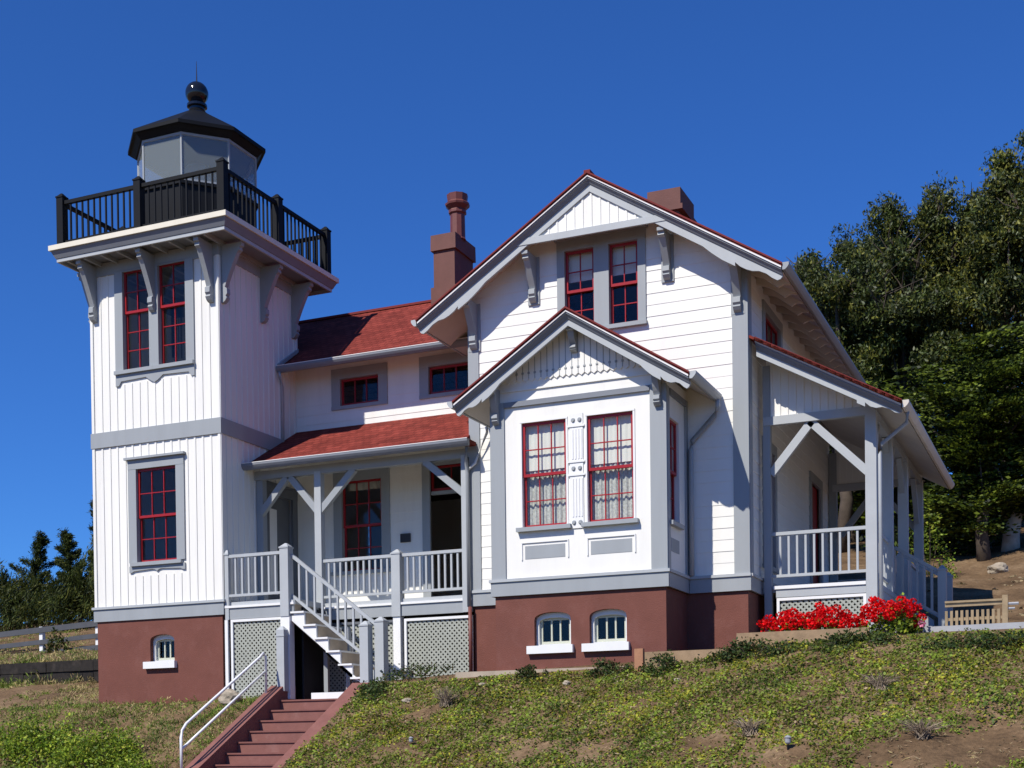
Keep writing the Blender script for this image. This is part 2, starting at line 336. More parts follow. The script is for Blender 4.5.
def window(parent, F, u0, u1, w0, w1, cols=2, rt=2, rb=2, meet=.5, casing=.18, head=.2, sill=True, apron=0, curtain=None, cap=False, wmat='grey', smat='grey', sides=(1, 1), proud=.035, silld=.09, sillx=.06):
    """sash window; u0..w1 is the opening"""
    b = MB(); c = casing
    if c > 0:
        if sides[0]: b.fbox(F, u0 - c, u0, -.01, proud, w0, w1)
        if sides[1]: b.fbox(F, u1, u1 + c, -.01, proud, w0, w1)
        b.fbox(F, u0 - c * sides[0], u1 + c * sides[1], -.01, proud + .004, w1, w1 + head)
        if cap: b.fbox(F, u0 - c - .05, u1 + c + .05, -.01, proud + .07, w1 + head, w1 + head + .045)
    # reveal
    d = .16
    b.fbox(F, u0 - .02, u0, -d, -.012, w0, w1); b.fbox(F, u1, u1 + .02, -d, -.012, w0, w1)
    b.fbox(F, u0 - .02, u1 + .02, -d, -.012, w1, w1 + .02); b.fbox(F, u0 - .02, u1 + .02, -d, -.012, w0 - .02, w0)
    if apron:
        L_ = u0 - c; R_ = u1 + c; mid = (L_ + R_) / 2
        ps = [(L_, w0 - .07), (R_, w0 - .07), (R_, w0 - .07 - apron), (R_ - .06, w0 - .07 - apron), (R_ - .12, w0 - .10 - apron * .55), (mid + .12, w0 - .09 - apron * .45), (mid + .05, w0 - .07 - apron * .7), (mid, w0 - .07 - apron), (mid - .05, w0 - .07 - apron * .7), (mid - .12, w0 - .09 - apron * .45), (L_ + .12, w0 - .10 - apron * .55), (L_ + .06, w0 - .07 - apron), (L_, w0 - .07 - apron)]
        b.fprism(F, ps, -.01, proud)
    wn = b.build('window', M[wmat], parent)
    if sill:
        MB().fbox(F, u0 - (c + sillx) * sides[0] - (0 if sides[0] else .114), u1 + (c + sillx) * sides[1] + (0 if sides[1] else .114), -.1, silld, w0 - .075, w0 - .002).build('sill', M[smat], wn)
    wm = w0 + (w1 - w0) * meet
    if rt: sash(F, u0 + .003, u1 - .003, wm - .025, w1 - .003, cols, rt, -.03, wn)
    sash(F, u0 + .003, u1 - .003, w0 + .003, (wm + .025) if rt else w1 - .003, cols, rb, -.075 if rt else -.03, wn)
    if curtain: curtain(F, u0, u1, w0, w1, wm, wn)
    return wn
def curtain_lace(F, u0, u1, w0, w1, wm, wn):
    for mat, a, c, o, amp in (('blind', wm + .10, w1, -.135, .004), ('lace', w0, wm + .22, -.165, .016)):
        b = MB(); n = 48; t = .004
        P = [(u0 - .03 + (u1 - u0 + .06) * k / n, o + amp * math.sin(k * 1.25) + amp * .5 * math.sin(k * .53 + 1)) for k in range(n + 1)]
        for (p, q) in zip(P[:-1], P[1:]):
            b.quad(F(p[0], p[1], a), F(q[0], q[1], a), F(q[0], q[1], c), F(p[0], p[1], c))
        b.build('curtain', M[mat], wn, smooth=True)
def curtain_half(F, u0, u1, w0, w1, wm, wn):
    MB().fbox(F, u0, u1, -.15, -.14, w1 - (w1 - w0) * .36, w1 + .02).build('blind', M['blind'], wn)
def curtain_side(F, u0, u1, w0, w1, wm, wn):
    b = MB(); n = 20
    P = [(u0 + (u1 - u0) * k / n, -.26 + .02 * math.sin(k * 1.6)) for k in range(n + 1)]
    for p, q in zip(P[:-1], P[1:]): b.quad(F(p[0], p[1], w1 - .16), F(q[0], q[1], w1 - .16), F(q[0], q[1], w1), F(p[0], p[1], w1))
    b.build('curtain', M['blind'], wn)
def arch_window(parent, F, u0, u1, w0, w1, rise=.13):
    """segment-arched cellar window: opening u0..u1, w0..w1 (crown w1+rise)"""
    n = 12; um = (u0 + u1) / 2; h = (u1 - u0) / 2
    arc = lambda s, t, r: [(um + (h - s) * math.cos(math.pi * k / n), t + (r) * math.sin(math.pi * k / n) ** .8) for k in range(n + 1)]
    o_ = [(u1, w0)] + arc(0, w1, rise) + [(u0, w0)]
    i_ = [(u1 - .05, w0 + .03)] + arc(.05, w1 - .035, .075) + [(u0 + .05, w0 + .03)]
    b = MB(); a0 = b.pts([F(u, -.10, w) for u, w in o_]); a1 = b.pts([F(u, -.10, w) for u, w in i_]); c1 = b.pts([F(u, -.16, w) for u, w in i_])
    m = len(o_)
    for k in range(m):
        k2 = (k + 1) % m; b.f.append([a0[k], a0[k2], a1[k2], a1[k]]); b.f.append([a1[k], a1[k2], c1[k2], c1[k]])
    wn = b.build('window', M['white_trim'], parent)
    sash(F, u0 + .045, u1 - .045, w0 + .025, w1 + .045, 3, 1, -.165, wn, 'arch', st=.05, mt=.03)
    MB().fbox(F, u0 - .12, u1 + .06, -.1, .09, w0 - .14, w0).build('sill', M['white_trim'], wn)
    return wn
def arch_wall(F, u0, u1, w0, w1, holes, rise=.13, depth=.18):
    """flat masonry wall with segment-arched openings (holes u0,u1,w0,w1spring) and their reveals"""
    b = MB(); n = 12
    xs_ = [u0]; hs = sorted(holes)
    cur = u0
    for h in hs:
        a, c, p, q = h
        b.quad(F(cur, 0, w0), F(a, 0, w0), F(a, 0, w1), F(cur, 0, w1))
        b.quad(F(a, 0, w0), F(c, 0, w0), F(c, 0, p), F(a, 0, p))
        um = (a + c) / 2; hh = (c - a) / 2
        A = [(um - hh * math.cos(math.pi * k / n), q + rise * math.sin(math.pi * k / n) ** .8) for k in range(n + 1)]
        for s_, t_ in zip(A[:-1], A[1:]): b.quad(F(s_[0], 0, s_[1]), F(t_[0], 0, t_[1]), F(t_[0], 0, w1), F(s_[0], 0, w1))
        loop = [(a, p)] + A + [(c, p)]
        for k in range(len(loop)):
            s_, t_ = loop[k], loop[(k + 1) % len(loop)]; b.quad(F(s_[0], 0, s_[1]), F(t_[0], 0, t_[1]), F(t_[0], -depth, t_[1]), F(s_[0], -depth, s_[1]))
        cur = c
    b.quad(F(cur, 0, w0), F(u1, 0, w0), F(u1, 0, w1), F(cur, 0, w1))
    return b
def bracket(parent, F, u, top, drop, arm, wd=.11, plank=False, mat='grey'):
    bot = top - drop; k = min(1, drop / 1.0)
    ps = [(0, top), (arm, top), (arm, top - .07 * k), (arm - .05, top - .09 * k), (arm - .04, top - .15 * k), (arm - .10, top - .19 * k)]
    p0 = (arm - .10, top - .19 * k); p1 = (.10, bot + .30 * k); ctl = (.22, top - .46 * drop)
    for t in (.2, .4, .6, .8, 1): ps.append(tuple((1 - t) ** 2 * p0[i] + 2 * t * (1 - t) * ctl[i] + t * t * p1[i] for i in (0, 1)))
    ps += [(.145, bot + .27 * k), (.15, bot + .17 * k), (.115, bot + .13 * k), (.14, bot + .09 * k), (.10, bot + .03 * k), (.05, bot), (0, bot)]
    b = MB().oprism(F, ps, u - wd / 2, u + wd / 2)
    if plank: b.fbox(F, u - wd * .95, u + wd * .95, -.01, .035, bot - .03, top)
    return b.build('bracket', M[mat], parent)
RP = [(0, .235), (.60, .25), (.64, .29), (.67, .31), (.70, .325), (.765, .325), (.765, .26), (.79, .29), (.82, .29), (.85, .27), (.885, .215), (.92, .20), (.95, .225), (.975, .225), (.99, .18), (1, .12)]
def rake(parent, F, a, e, off=.0, prof=RP, scale=1.0):
    """barge board + crown moulding + white drip strip under a sloping roof edge from apex a=(u,w) to eave e; F plane = board face"""
    ps = [a, e]; low = [(a[0] + (e[0] - a[0]) * t, a[1] + (e[1] - a[1]) * t - d * scale - .05) for t, d in prof]
    b = MB().fprism(F, [(a[0], a[1] - .04), (e[0], e[1] - .04)] + low[::-1], -.045, 0); rb = b.build('rake_board', M['grey_light'], parent)
    MB().sweep(F, a, e, [(.001, -.055), (.085, -.055), (.085, -.08), (.05, -.105), (.02, -.15), (.001, -.16)]).build('crown_moulding', M['grey_shaded'], rb)
    MB().sweep(F, a, e, [(.001, -.022), (.105, -.022), (.105, -.052), (.001, -.052)]).build('drip_edge', M['white_trim'], rb)
    return rb
def slab4(p, t):  # sloped roof plate: four top corners, vertical thickness t
    return MB().hexa([(x, y, z - t) for x, y, z in p], [tuple(q) for q in p])
def railing(parent, a, b, top, bot, n, mat='grey_light', rail=(.07, .06), bal=.038, first=None, lo=(.06, .05), share=None):
    """rails run a->b (xy, z zero at floor line a/b z); n balusters as sub-parts"""
    a = Vector(a); b = Vector(b); m = MB()
    up = Vector((0, 0, 1)); m.bar(a + up * (top - rail[1] / 2), b + up * (top - rail[1] / 2), *rail); m.bar(a + up * (bot + lo[1] / 2), b + up * (bot + lo[1] / 2), *lo)
    r = m.build('railing', M[mat], parent)
    src = None
    for k in range(n):
        p = a + (b - a) * ((k + 1) / (n + 1)); o = p + up * (bot + lo[1] * .7)
        if src is None:
            q = MB().bar(o, p + up * (top - rail[1] * .7), bal, bal); src = q.build('baluster', M[mat], r, origin=o)
        else: copy_part(src, o, r)
    return r
def newel(parent, x, y, z0, z1, w=.15, name='newel_post', mat='grey_light', cap=True):
    b = MB(); h = w / 2; b.box(x - h, x + h, y - h, y + h, z0, z1 - (.1 if cap else 0))
    if cap:
        z = z1 - .1; b.box(x - h - .012, x + h + .012, y - h - .012, y + h + .012, z, z + .03)
        b.hexa([(x - h, y - h, z + .03), (x + h, y - h, z + .03), (x + h, y + h, z + .03), (x - h, y + h, z + .03)], [(x - .02, y - .02, z1), (x + .02, y - .02, z1), (x + .02, y + .02, z1), (x - .02, y + .02, z1)])
    return b.build(name, M[mat], parent)
def lattice(parent, F, u0, u1, w0, w1, frame=.05, step=.098, sw=.037, fmat='white_trim', sides=(1, 1)):
    b = MB()
    if sides[0]: b.fbox(F, u0 - frame, u0, -.02, .03, w0 - frame, w1 + frame)
    if sides[1]: b.fbox(F, u1, u1 + frame, -.02, .03, w0 - frame, w1 + frame)
    b.fbox(F, u0, u1, -.02, .03, w1, w1 + frame); b.fbox(F, u0, u1, -.02, .03, w0 - frame, w0)
    fr = b.build('lattice_panel', M[fmat], parent)
    for sgn, o in ((1, -.012), (-1, -.004)):
        s = MB(); hw = sw / 2 * math.sqrt(2)
        lo = (u0 - w1) if sgn > 0 else (u0 + w0); hi = (u1 - w0) if sgn > 0 else (u1 + w1)
        c = lo
        while c < hi:
            # line u = c + sgn*w
            seg = [(w, c + sgn * w) for w in (w0, w1)] ; pts = []
            wa, wb = w0, w1
            if sgn > 0: wa, wb = max(w0, u0 - c), min(w1, u1 - c)
            else: wa, wb = max(w0, c - u1), min(w1, c - u0)
            if wb - wa > .02:
                ua, ub = c + sgn * wa, c + sgn * wb
                s.fprism(F, [(ua - hw, wa), (ua + hw, wa), (ub + hw, wb), (ub - hw, wb)], o - .007, o)
            c += step * math.sqrt(2) * .72
        s.build('slats', M['lattice'], fr)
    return fr
def gutter(parent, F, u0, u1, o, w, mat='grey', hi=True, wd=.11, h=.12):
    """box-ogee gutter along u, its back at out-distance o, top w"""
    b = MB().oprism(F, [(o, w), (o + wd, w), (o + wd, w - h * .35), (o + wd * .75, w - h * .7), (o + wd * .4, w - h), (o, w - h)], u0, u1)
    gt = b.build('gutter', M[mat], parent)
    if hi: MB().fbox(F, u0, u1, o + wd - .015, o + wd + .006, w + .001, w + .013).build('gutter_lip', M['white_trim'], gt)
    return gt
def pipe(parent, pts, r=.035, mat='grey', name='downspout'):
    return MB().tube(pts, r, 8).build(name, M[mat], parent, smooth=True)
def hframe(x0, x1, y0, y1, z0, z1, t):   # rectangular ring of four boxes around a footprint
    b = MB(); b.box(x0 - t, x1 + t, y0 - t, y0, z0, z1); b.box(x0 - t, x1 + t, y1, y1 + t, z0, z1)
    b.box(x0 - t, x0, y0, y1, z0, z1); b.box(x1, x1 + t, y0, y1, z0, z1); return b

# ================================================================== TOWER
T = thing('lighthouse_tower', (-1.6, 1.4, 2.5), 'square white board-and-batten lighthouse tower with black lantern and iron gallery on top', 'lighthouse')
TX0, TX1, TY1 = -3.17, 0.0, 2.80
F0, FR, FL, FB = front(0), right(0), left(TX0), back(TY1)
b = arch_wall(F0, TX0 + .03, TX1 - .02, 1.9, 4.31, [(-1.80, -1.20, 3.44, 3.86)])
b.quad((TX1 - .02, 0, 1.9), (TX1 - .02, TY1, 1.9), (TX1 - .02, TY1, 4.31), (TX1 - .02, 0, 4.31)); b.quad((TX0 + .03, 0, 1.9), (TX0 + .03, TY1, 1.9), (TX0 + .03, TY1, 4.31), (TX0 + .03, 0, 4.31)); b.quad((TX0 + .03, TY1, 1.9), (TX1 - .02, TY1, 1.9), (TX1 - .02, TY1, 4.31), (TX0 + .03, TY1, 4.31))
b.build('foundation', M['found'], T, recalc=False)
arch_window(T, F0, -1.80, -1.20, 3.44, 3.86)
hframe(TX0, TX1, 0, TY1, 4.31, 4.56, .035).build('belt_board', M['grey'], T)
hframe(TX0, TX1, 0, TY1, 4.56, 4.61, .065).build('belt_cap', M['grey_light'], T)
hframe(TX0, TX1, 0, TY1, 7.89, 8.20, .038).build('belt_board', M['grey'], T)
MB().box(TX0 - .0, TX1, .0, TY1, 7.95, 8.1).build('floor', M['cream'], T)
HU = [(-2.34, -1.68, 9.40, 11.43), (-1.45, -.78, 9.40, 11.43)]; HL = [(-2.07, -1.08, 5.47, 7.37)]
def bb_wall(F, u0, u1, w0, w1, holes, start=.1, casing=.2):
    b = c = siding(F, w0, w1, lambda w: (u0, u1), 9, 0, holes)
    hh = [(h[0] - casing, h[1] + casing, h[2] - .27, h[3] + .24) for h in holes]
    battens(c, F, np.arange(u0 + start, u1 - .05, .193), w0, w1, hh)
    c.fbox(F, u0 - .012, u0 + .05, -.01, .026, w0, w1); c.fbox(F, u1 - .05, u1 + .012, -.01, .026, w0, w1)
    c.build('wall', M['white'], T)
bb_wall(F0, TX0, TX1, 4.61, 7.89, HL, .24); bb_wall(F0, TX0, TX1, 8.2, 11.4, HU, .24)
HD = [(1.62, 2.52, 4.62, 6.98)]
bb_wall(FR, 0, TY1, 4.61, 7.89, HD, .19); bb_wall(FR, 0, TY1, 8.2, 11.4, [], .19)
for F in (FL,): bb_wall(F, 0, TY1, 4.61, 7.89, []); bb_wall(F, 0, TY1, 8.2, 11.4, [])
bb_wall(FB, TX0, TX1, 4.61, 7.89, []); bb_wall(FB, TX0, TX1, 8.2, 11.4, [])
hframe(TX0, TX1, 0, TY1, 11.40, 11.66, .03).build('frieze_board', M['grey'], T)
for k, h in enumerate(HU): window(T, F0, *h, cols=2, rt=2, rb=3, meet=.585, casing=.2 if k == 0 else .2, head=.0, sides=(1, 0) if k == 0 else (0, 1), sillx=.0)
b = MB(); b.fbox(F0, -1.68, -1.45, -.01, .035, 9.325, 11.40)
ps = [(-2.54, 9.325), (-.58, 9.325), (-.58, 9.10), (-.66, 9.10), (-.72, 9.19), (-1.35, 9.21), (-1.48, 9.12), (-1.565, 9.08), (-1.65, 9.12), (-1.78, 9.21), (-2.40, 9.19), (-2.46, 9.10), (-2.54, 9.10)]
b.fprism(F0, ps, -.01, .035); b.build('apron_board', M['grey'], T)
window(T, F0, *HL[0], cols=3, rt=2, rb=2, meet=.49, casing=.2, head=.19, cap=True, apron=.13, sillx=-.06)
# porch door in the tower's right wall
d = MB(); d.fbox(FR, 1.42, 1.62, -.01, .04, 4.62, 6.98); d.fbox(FR, 2.52, 2.70, -.01, .04, 4.62, 6.98); d.fbox(FR, 1.42, 2.70, -.01, .045, 6.98, 7.18); d.fbox(FR, 1.38, 2.74, -.01, .08, 7.18, 7.22)
d = d.build('door', M['grey_dark'], T)
MB().fbox(FR, 1.62, 2.52, -.12, -.06, 4.62, 6.98).build('door_leaf', M['grey_dark'], d)
MB().fbox(FR, 1.74, 2.02, -.06, -.045, 4.9, 6.7).build('door_panel', M['white_trim'], d)
# gallery deck
DX0, DX1, DY0, DY1 = -3.655, .685, -.69, 3.49
dk = MB().box(DX0, DX1, DY0, DY1, 11.825, 11.925).build('gallery_deck', M['slab'], T)
b = MB(); i = .10
b.hexa([(DX0 + i, DY0 + i, 11.68), (DX1 - i, DY0 + i, 11.68), (DX1 - i, DY1 - i, 11.68), (DX0 + i, DY1 - i, 11.68)], [(DX0 + .03, DY0 + .03, 11.823), (DX1 - .03, DY0 + .03, 11.823), (DX1 - .03, DY1 - .03, 11.823), (DX0 + .03, DY1 - .03, 11.823)])
b.build('cornice', M['grey_shaded'], dk)
b = hframe(DX0 + .16, DX1 - .16, DY0 + .16, DY1 - .16, 11.61, 11.679, .045); b.build('cornice_moulding', M['grey_light'], dk)
b = MB()
for x in np.arange(-3.3, .4, .42): b.box(x - .03, x + .03, DY0 + .17, DY1 - .17, 11.60, 11.678)
b.build('deck_joists', M['grey'], dk)
for u in (-3.06, -1.565, -.16):
    bracket(T, F0, u, 11.61, 1.13, .50); bracket(T, FB, u, 11.61, 1.13, .50)
for u in (.13, 1.5, TY1 - .13):
    bracket(T, FR, u, 11.61, 1.13, .50); bracket(T, FL, u, 11.61, 1.13, .42)
# gallery railing
px = [DX0 + .2, (DX0 + DX1) / 2 - .02, DX1 - .2]; py = [DY0 + .2, (DY0 + DY1) / 2, DY1 - .2]
for x in px:
    for y in py:
        if x == px[1] and y == py[1]: continue
        newel(T, x, y, 11.924, 13.02, .16, 'railing_post', 'black', cap=True)
def grail(a, b_, n): railing(T, (*a, 11.925), (*b_, 11.925), .93, .07, n, 'black', rail=(.075, .07), bal=.03)
hp = .08
for y, n in ((py[0], 11), (py[2], 9)):
    grail((px[0] + hp, y), (px[1] - hp, y), n); grail((px[1] + hp, y), (px[2] - hp, y), n)
for x, n in ((px[2], 11), (px[0], 9)):
    grail((x, py[0] + hp), (x, py[1] - hp), n); grail((x, py[1] + hp), (x, py[2] - hp), n)
# lantern room
LC = (-1.5, 1.4, 0)
oct_ = lambda r, z: [(LC[0] + r * math.cos(R(22.5 + 45 * k)), LC[1] + r * math.sin(R(22.5 + 45 * k)), z) for k in range(8)]
lt = MB().hexa(oct_(1.25, 11.924), oct_(1.25, 13.08)).hexa(oct_(1.30, 13.08), oct_(1.30, 13.14)).build('lantern_room', M['black'], T)
for k in range(8):
    a, c = oct_(1.24, 0)[k], oct_(1.24, 0)[(k + 1) % 8]
    MB().bar((a[0], a[1], 13.14), (a[0], a[1], 14.12), .035, .035).build('mullion', M['grey'], lt)
    s = MB(); q = Vector(a); r_ = Vector(c); n_ = (q + r_) / 2 - Vector((LC[0], LC[1], 0)); n_.normalize(); n_ *= .005
    s.hexa([q - n_ + Vector((0, 0, 13.15)), r_ - n_ + Vector((0, 0, 13.15)), r_ - n_ + Vector((0, 0, 14.11)), q - n_ + Vector((0, 0, 14.11))], [q + n_ + Vector((0, 0, 13.15)), r_ + n_ + Vector((0, 0, 13.15)), r_ + n_ + Vector((0, 0, 14.11)), q + n_ + Vector((0, 0, 14.11))]).build('lantern_pane', M['lglass'], lt)
b = MB()
for k in range(8):
    a, c = oct_(1.235, 0)[k], oct_(1.235, 0)[(k + 1) % 8]; b = MB()
    b.bar((a[0], a[1], 14.09), (c[0], c[1], 14.09), .05, .05).build('glazing_bar', M['grey'], lt); MB().bar((a[0], a[1], 13.165), (c[0], c[1], 13.165), .05, .05).build('glazing_bar', M['grey'], lt)
b = MB().hexa(oct_(1.30, 14.12), oct_(1.40, 14.22)).hexa(oct_(1.46, 14.22), oct_(1.46, 14.29)).hexa(oct_(1.46, 14.29), oct_(.17, 15.08))
rf = b.build('lantern_roof', M['black'], T)
MB().lathe((LC[0] + .03, LC[1], 14.96), [(.25, 0), (.25, .06), (.2, .1), (.16, .16), (.16, .2), (.21, .22), (.21, .27), (.13, .31), (.12, .33)], 20).build('finial_neck', M['black_gloss'], rf, smooth=False)
n = 16; MB().lathe((LC[0] + .03, LC[1], 15.47), [(max(.012, .24 * math.sin(math.pi * k / n)), -.24 * math.cos(math.pi * k / n)) for k in range(n + 1)], 24).build('finial_ball', M['black_gloss'], rf, smooth=True)
MB().tube([(LC[0] + .03, LC[1], 15.70), (LC[0] + .03, LC[1], 16.15)], [.014, .004], 6).build('lightning_rod', M['bronze'], rf)
# the lens inside
MB().lathe((LC[0], LC[1], 13.1), [(.06, 0), (.06, .25), (.2, .3), (.3, .45), (.3, .7), (.2, .85), (.05, .9)], 16).build('lamp_lens', M['lampcap'], lt, smooth=True)

# ================================================================== HOUSE
H = thing('keepers_house', (6, 4, 2.8), 'white gabled timber house with red shingle roofs, grey trim and red-brown foundation beside the tower', 'house')
YM, YW, YBK = 1.14, 2.76, 9.0
X0, X1 = 4.92, 10.28
BX0, BX1, BY = 5.93, 9.17, -.13
FM, FWG, FBY, FS, FBS, FBL = front(YM), front(YW), front(BY), right(X1), right(BX1), left(BX0)
AX, AZ, SL = 7.56, 11.86, .62   # main gable apex line, slope
# foundation
b = arch_wall(front(BY + .02), BX0 + .03, BX1 - .03, 2.2, 4.31, [(6.71, 7.40, 3.40, 3.86), (7.75, 8.43, 3.40, 3.86)])
q = lambda a, c, d, e: b.quad(a, c, d, e)
def vq(p0, p1, z0, z1): b.quad((*p0, z0), (*p1, z0), (*p1, z1), (*p0, z1))
vq((BX1 - .03, BY + .02), (BX1 - .03, YM + .03), 2.2, 4.31); vq((BX0 + .03, YM + .03), (BX0 + .03, BY + .02), 2.2, 4.31)
vq((X0 + .03, YM + .02), (BX0 + .03, YM + .02), 2.2, 4.31); vq((BX1 - .03, YM + .02), (X1 - .03, YM + .02), 2.2, 4.31)
vq((X1 - .03, YM + .02), (X1 - .03, YBK), 2.2, 4.31); vq((X0 + .03, YBK), (X0 + .03, YM + .02), 2.2, 4.31); vq((X1 - .03, YBK), (-.1, YBK), 2.2, 4.31)
vq((-.1, YW + .1), (X0 + .03, YW + .1), 2.2, 4.31)
b.build('foundation', M['found'], H, recalc=False)
MB().box(BX0 - .75, BX1 - .45, BY - .06, BY + .015, 2.4, 2.985).build('footing', M['footing'], H)
for u in ((6.71, 7.40), (7.75, 8.43)): arch_window(H, front(BY + .02), u[0], u[1], 3.40, 3.86)
MB().box(X0, X1, YM + .05, YBK, 4.35, 4.5).box(0, X0, YW + .05, YBK, 4.35, 4.5).box(BX0, BX1, BY + .05, YM + .05, 4.35, 4.5).build('floor', M['dark'], H)
MB().box(0, X1, YW + .3, YBK, 7.95, 8.1).build('floor', M['dark'], H)
# belt boards
def belt(F, u0, u1, e=.0):
    MB().fbox(F, u0, u1, -.01, .035, 4.312, 4.56).build('belt_board', M['grey'], H); MB().fbox(F, u0 - e, u1 + e, -.01, .062, 4.56, 4.612).build('belt_cap', M['grey_light'], H)
belt(FM, X0 - .02, BX0 - .04); belt(FM, BX1 + .04, X1 + .035); belt(FBY, BX0 - .035, BX1 + .035, .027); belt(FBS, BY + .002, YM - .04); belt(FS, YM + .002, YBK)
belt(FBL, BY + .002, YM - .04)
# main gable wall
rl = lambda w: ((AX - (AZ - .08 - w) / SL), (AX + (AZ - .08 - w) / SL))
def ulim(w): a, c = rl(w); return max(X0, a), min(X1, c)
HG = [(6.89, 7.46, 9.27, 10.74), (7.75, 8.30, 9.27, 10.74)]
siding(FM, 4.612, 11.7, ulim, .205, .0065, HG + [(BX0 + .04, BX1 - .04, 4.6, 7.6)]).build('wall', M['white'], H)
# side, back, left walls of the main block
HS = [(2.45, 3.75, 8.95, 9.55), (2.35, 3.15, 4.9, 7.05), (6.75, 7.75, 4.62, 7.2)]
siding(FS, 4.612, 9.95, lambda w: (YM, YBK), .205, .0065, HS).build('wall', M['white'], H)
siding(left(X0), 4.3, 9.95, lambda w: (YM, YBK), .205, .0065, []).build('wall', M['white'], H)
siding(back(YBK), 4.612, 11.7, ulim, .205, .0065, []).build('wall', M['white'], H)
# corner boards
for F, u0, u1, w1 in ((FM, X0 - .02, X0 + .2, 9.9), (FM, X1 - .26, X1 + .02, 9.98), (FS, YM, YM + .22, 9.9), (FBY, BX0 - .01, BX0 + .26, 7.75), (FBY, BX1 - .27, BX1 + .02, 7.75), (FBS, BY, BY + .14, 7.72), (FBS, YM - .16, YM, 7.72), (FBL, BY, BY + .14, 7.72)):
    MB().fbox(F, u0, u1, -.01, .03, 4.613, w1).build('corner_board', M['grey'], H)
# gable windows (pair with a wide grey mullion)
window(H, FM, *HG[0], cols=2, rt=2, rb=2, meet=.5, casing=.15, head=.19, sides=(1, 0), sillx=.02, curtain=curtain_half)
window(H, FM, *HG[1], cols=2, rt=2, rb=2, meet=.5, casing=.15, head=.19, sides=(0, 1), sillx=.02, curtain=curtain_half)
MB().fbox(FM, 7.46, 7.75, -.01, .036, 9.20, 10.934).fbox(FM, 6.70, 8.49, -.01, .07, 10.93, 10.97).build('mullion_board', M['grey'], H)
# main roof
YF = .54
for s in (-1, 1):
    e = (AX + s * 3.47, AZ - SL * 3.47)
    slab4([(AX, YF, AZ), (e[0], YF, e[1]), (e[0], YBK + .5, e[1]), (AX, YBK + .5, AZ)], .05).build('roof', M['shy'], H)
    MB().hexa([(AX, YF + .005, AZ - .022), (e[0], YF + .005, e[1] - .022), (e[0], YF - .02, e[1] - .022), (AX, YF - .02, AZ - .022)], [(AX, YF + .005, AZ + .010), (e[0], YF + .005, e[1] + .010), (e[0], YF - .02, e[1] + .010), (AX, YF - .02, AZ + .010)]).build('shingle_edge', M['shedge'], H)
    slab4([(AX, YF + .1, AZ - .052), (e[0] - s * .02, YF + .1, e[1] - .052), (e[0] - s * .02, YBK + .4, e[1] - .052), (AX, YBK + .4, AZ - .052)], .05).build('soffit', M['cream'], H)
    rake(H, front(YF + .11), (AX, AZ - .02), (e[0] - s * .02, e[1] - .02))
    F = right(e[0]) if s > 0 else left(e[0])
    gutter(H, F, YF + .01, YBK + .4, .0, e[1] + .01, 'grey_light' if s < 0 else 'grey', hi=False)
MB().fbox(front(YF), AX - .06, AX + .06, -9, .01, AZ - .03, AZ + .035).build('ridge_cap', M['shedge'], H)
# rafter tails under the right-hand eave
e = (AX + 3.43, AZ - SL * 3.43 - .10)
src = None
for y in np.arange(1.35, 8.9, .55):
    ps = [(X1 + .0, AZ - SL * (X1 - AX) - .102), (e[0], e[1]), (e[0], e[1] - .04), (e[0] - .1, e[1] - .02), (e[0] - .2, e[1] - .06), (X1 + .25, AZ - SL * (X1 + .25 - AX) - .24), (X1, AZ - SL * (X1 - AX) - .30)]
    if src is None: src = MB().fprism(front(y + .03), ps, 0, .06).build('rafter_tail', M['cream'], H); yy = y
    else: copy_part(src, WORLD[src] + Vector((0, y - yy, 0)), H)
# gable truss ornament: batten triangle and tie board
FT = front(YF + .14); tz = 10.90; hw = (AZ - .26 - tz) / SL
b = MB().fprism(FT, [(AX - hw - .02, tz), (AX + hw + .02, tz), (AX, tz + SL * hw + .02)], -.03, -.006)
battens(b, front(YF + .145), np.arange(AX - 1.3, AX + 1.31, .165), tz + .01, 0, top=lambda u: tz + SL * (hw - abs(u - AX)), width=.035, out=.012); b.build('gable_screen', M['white'], H)
MB().fbox(front(YF + .11), AX - 1.42, AX + 1.42, -.04, .012, tz - .10, tz + .02).build('tie_board', M['grey_light'], H)
for u, zt, dr in ((6.27, 10.72, .84), (8.86, 10.72, .80)): bracket(H, FM, u, zt, dr, .46, .12, True)
bracket(H, FM, X1 - .15, 10.03, .86, .46, .13, True); bracket(H, FM, X0 + .12, 10.03, .86, .46, .13, True)
# side window upstairs, porch window, porch door
window(H, FS, *HS[0], cols=3, rt=0, rb=1, casing=.16, head=.18, sill=False)
window(H, FS, *HS[1], cols=2, rt=2, rb=2, casing=.16, head=.18)
d = MB(); a, c, p, t = HS[2]; d.fbox(FS, a - .18, a, -.01, .04, p, t); d.fbox(FS, c, c + .18, -.01, .04, p, t); d.fbox(FS, a - .18, c + .18, -.01, .045, t, t + .2)
d = d.build('door', M['grey'], H); MB().fbox(FS, a, c, -.1, -.05, p, t).build('door_leaf', M['red'], d)
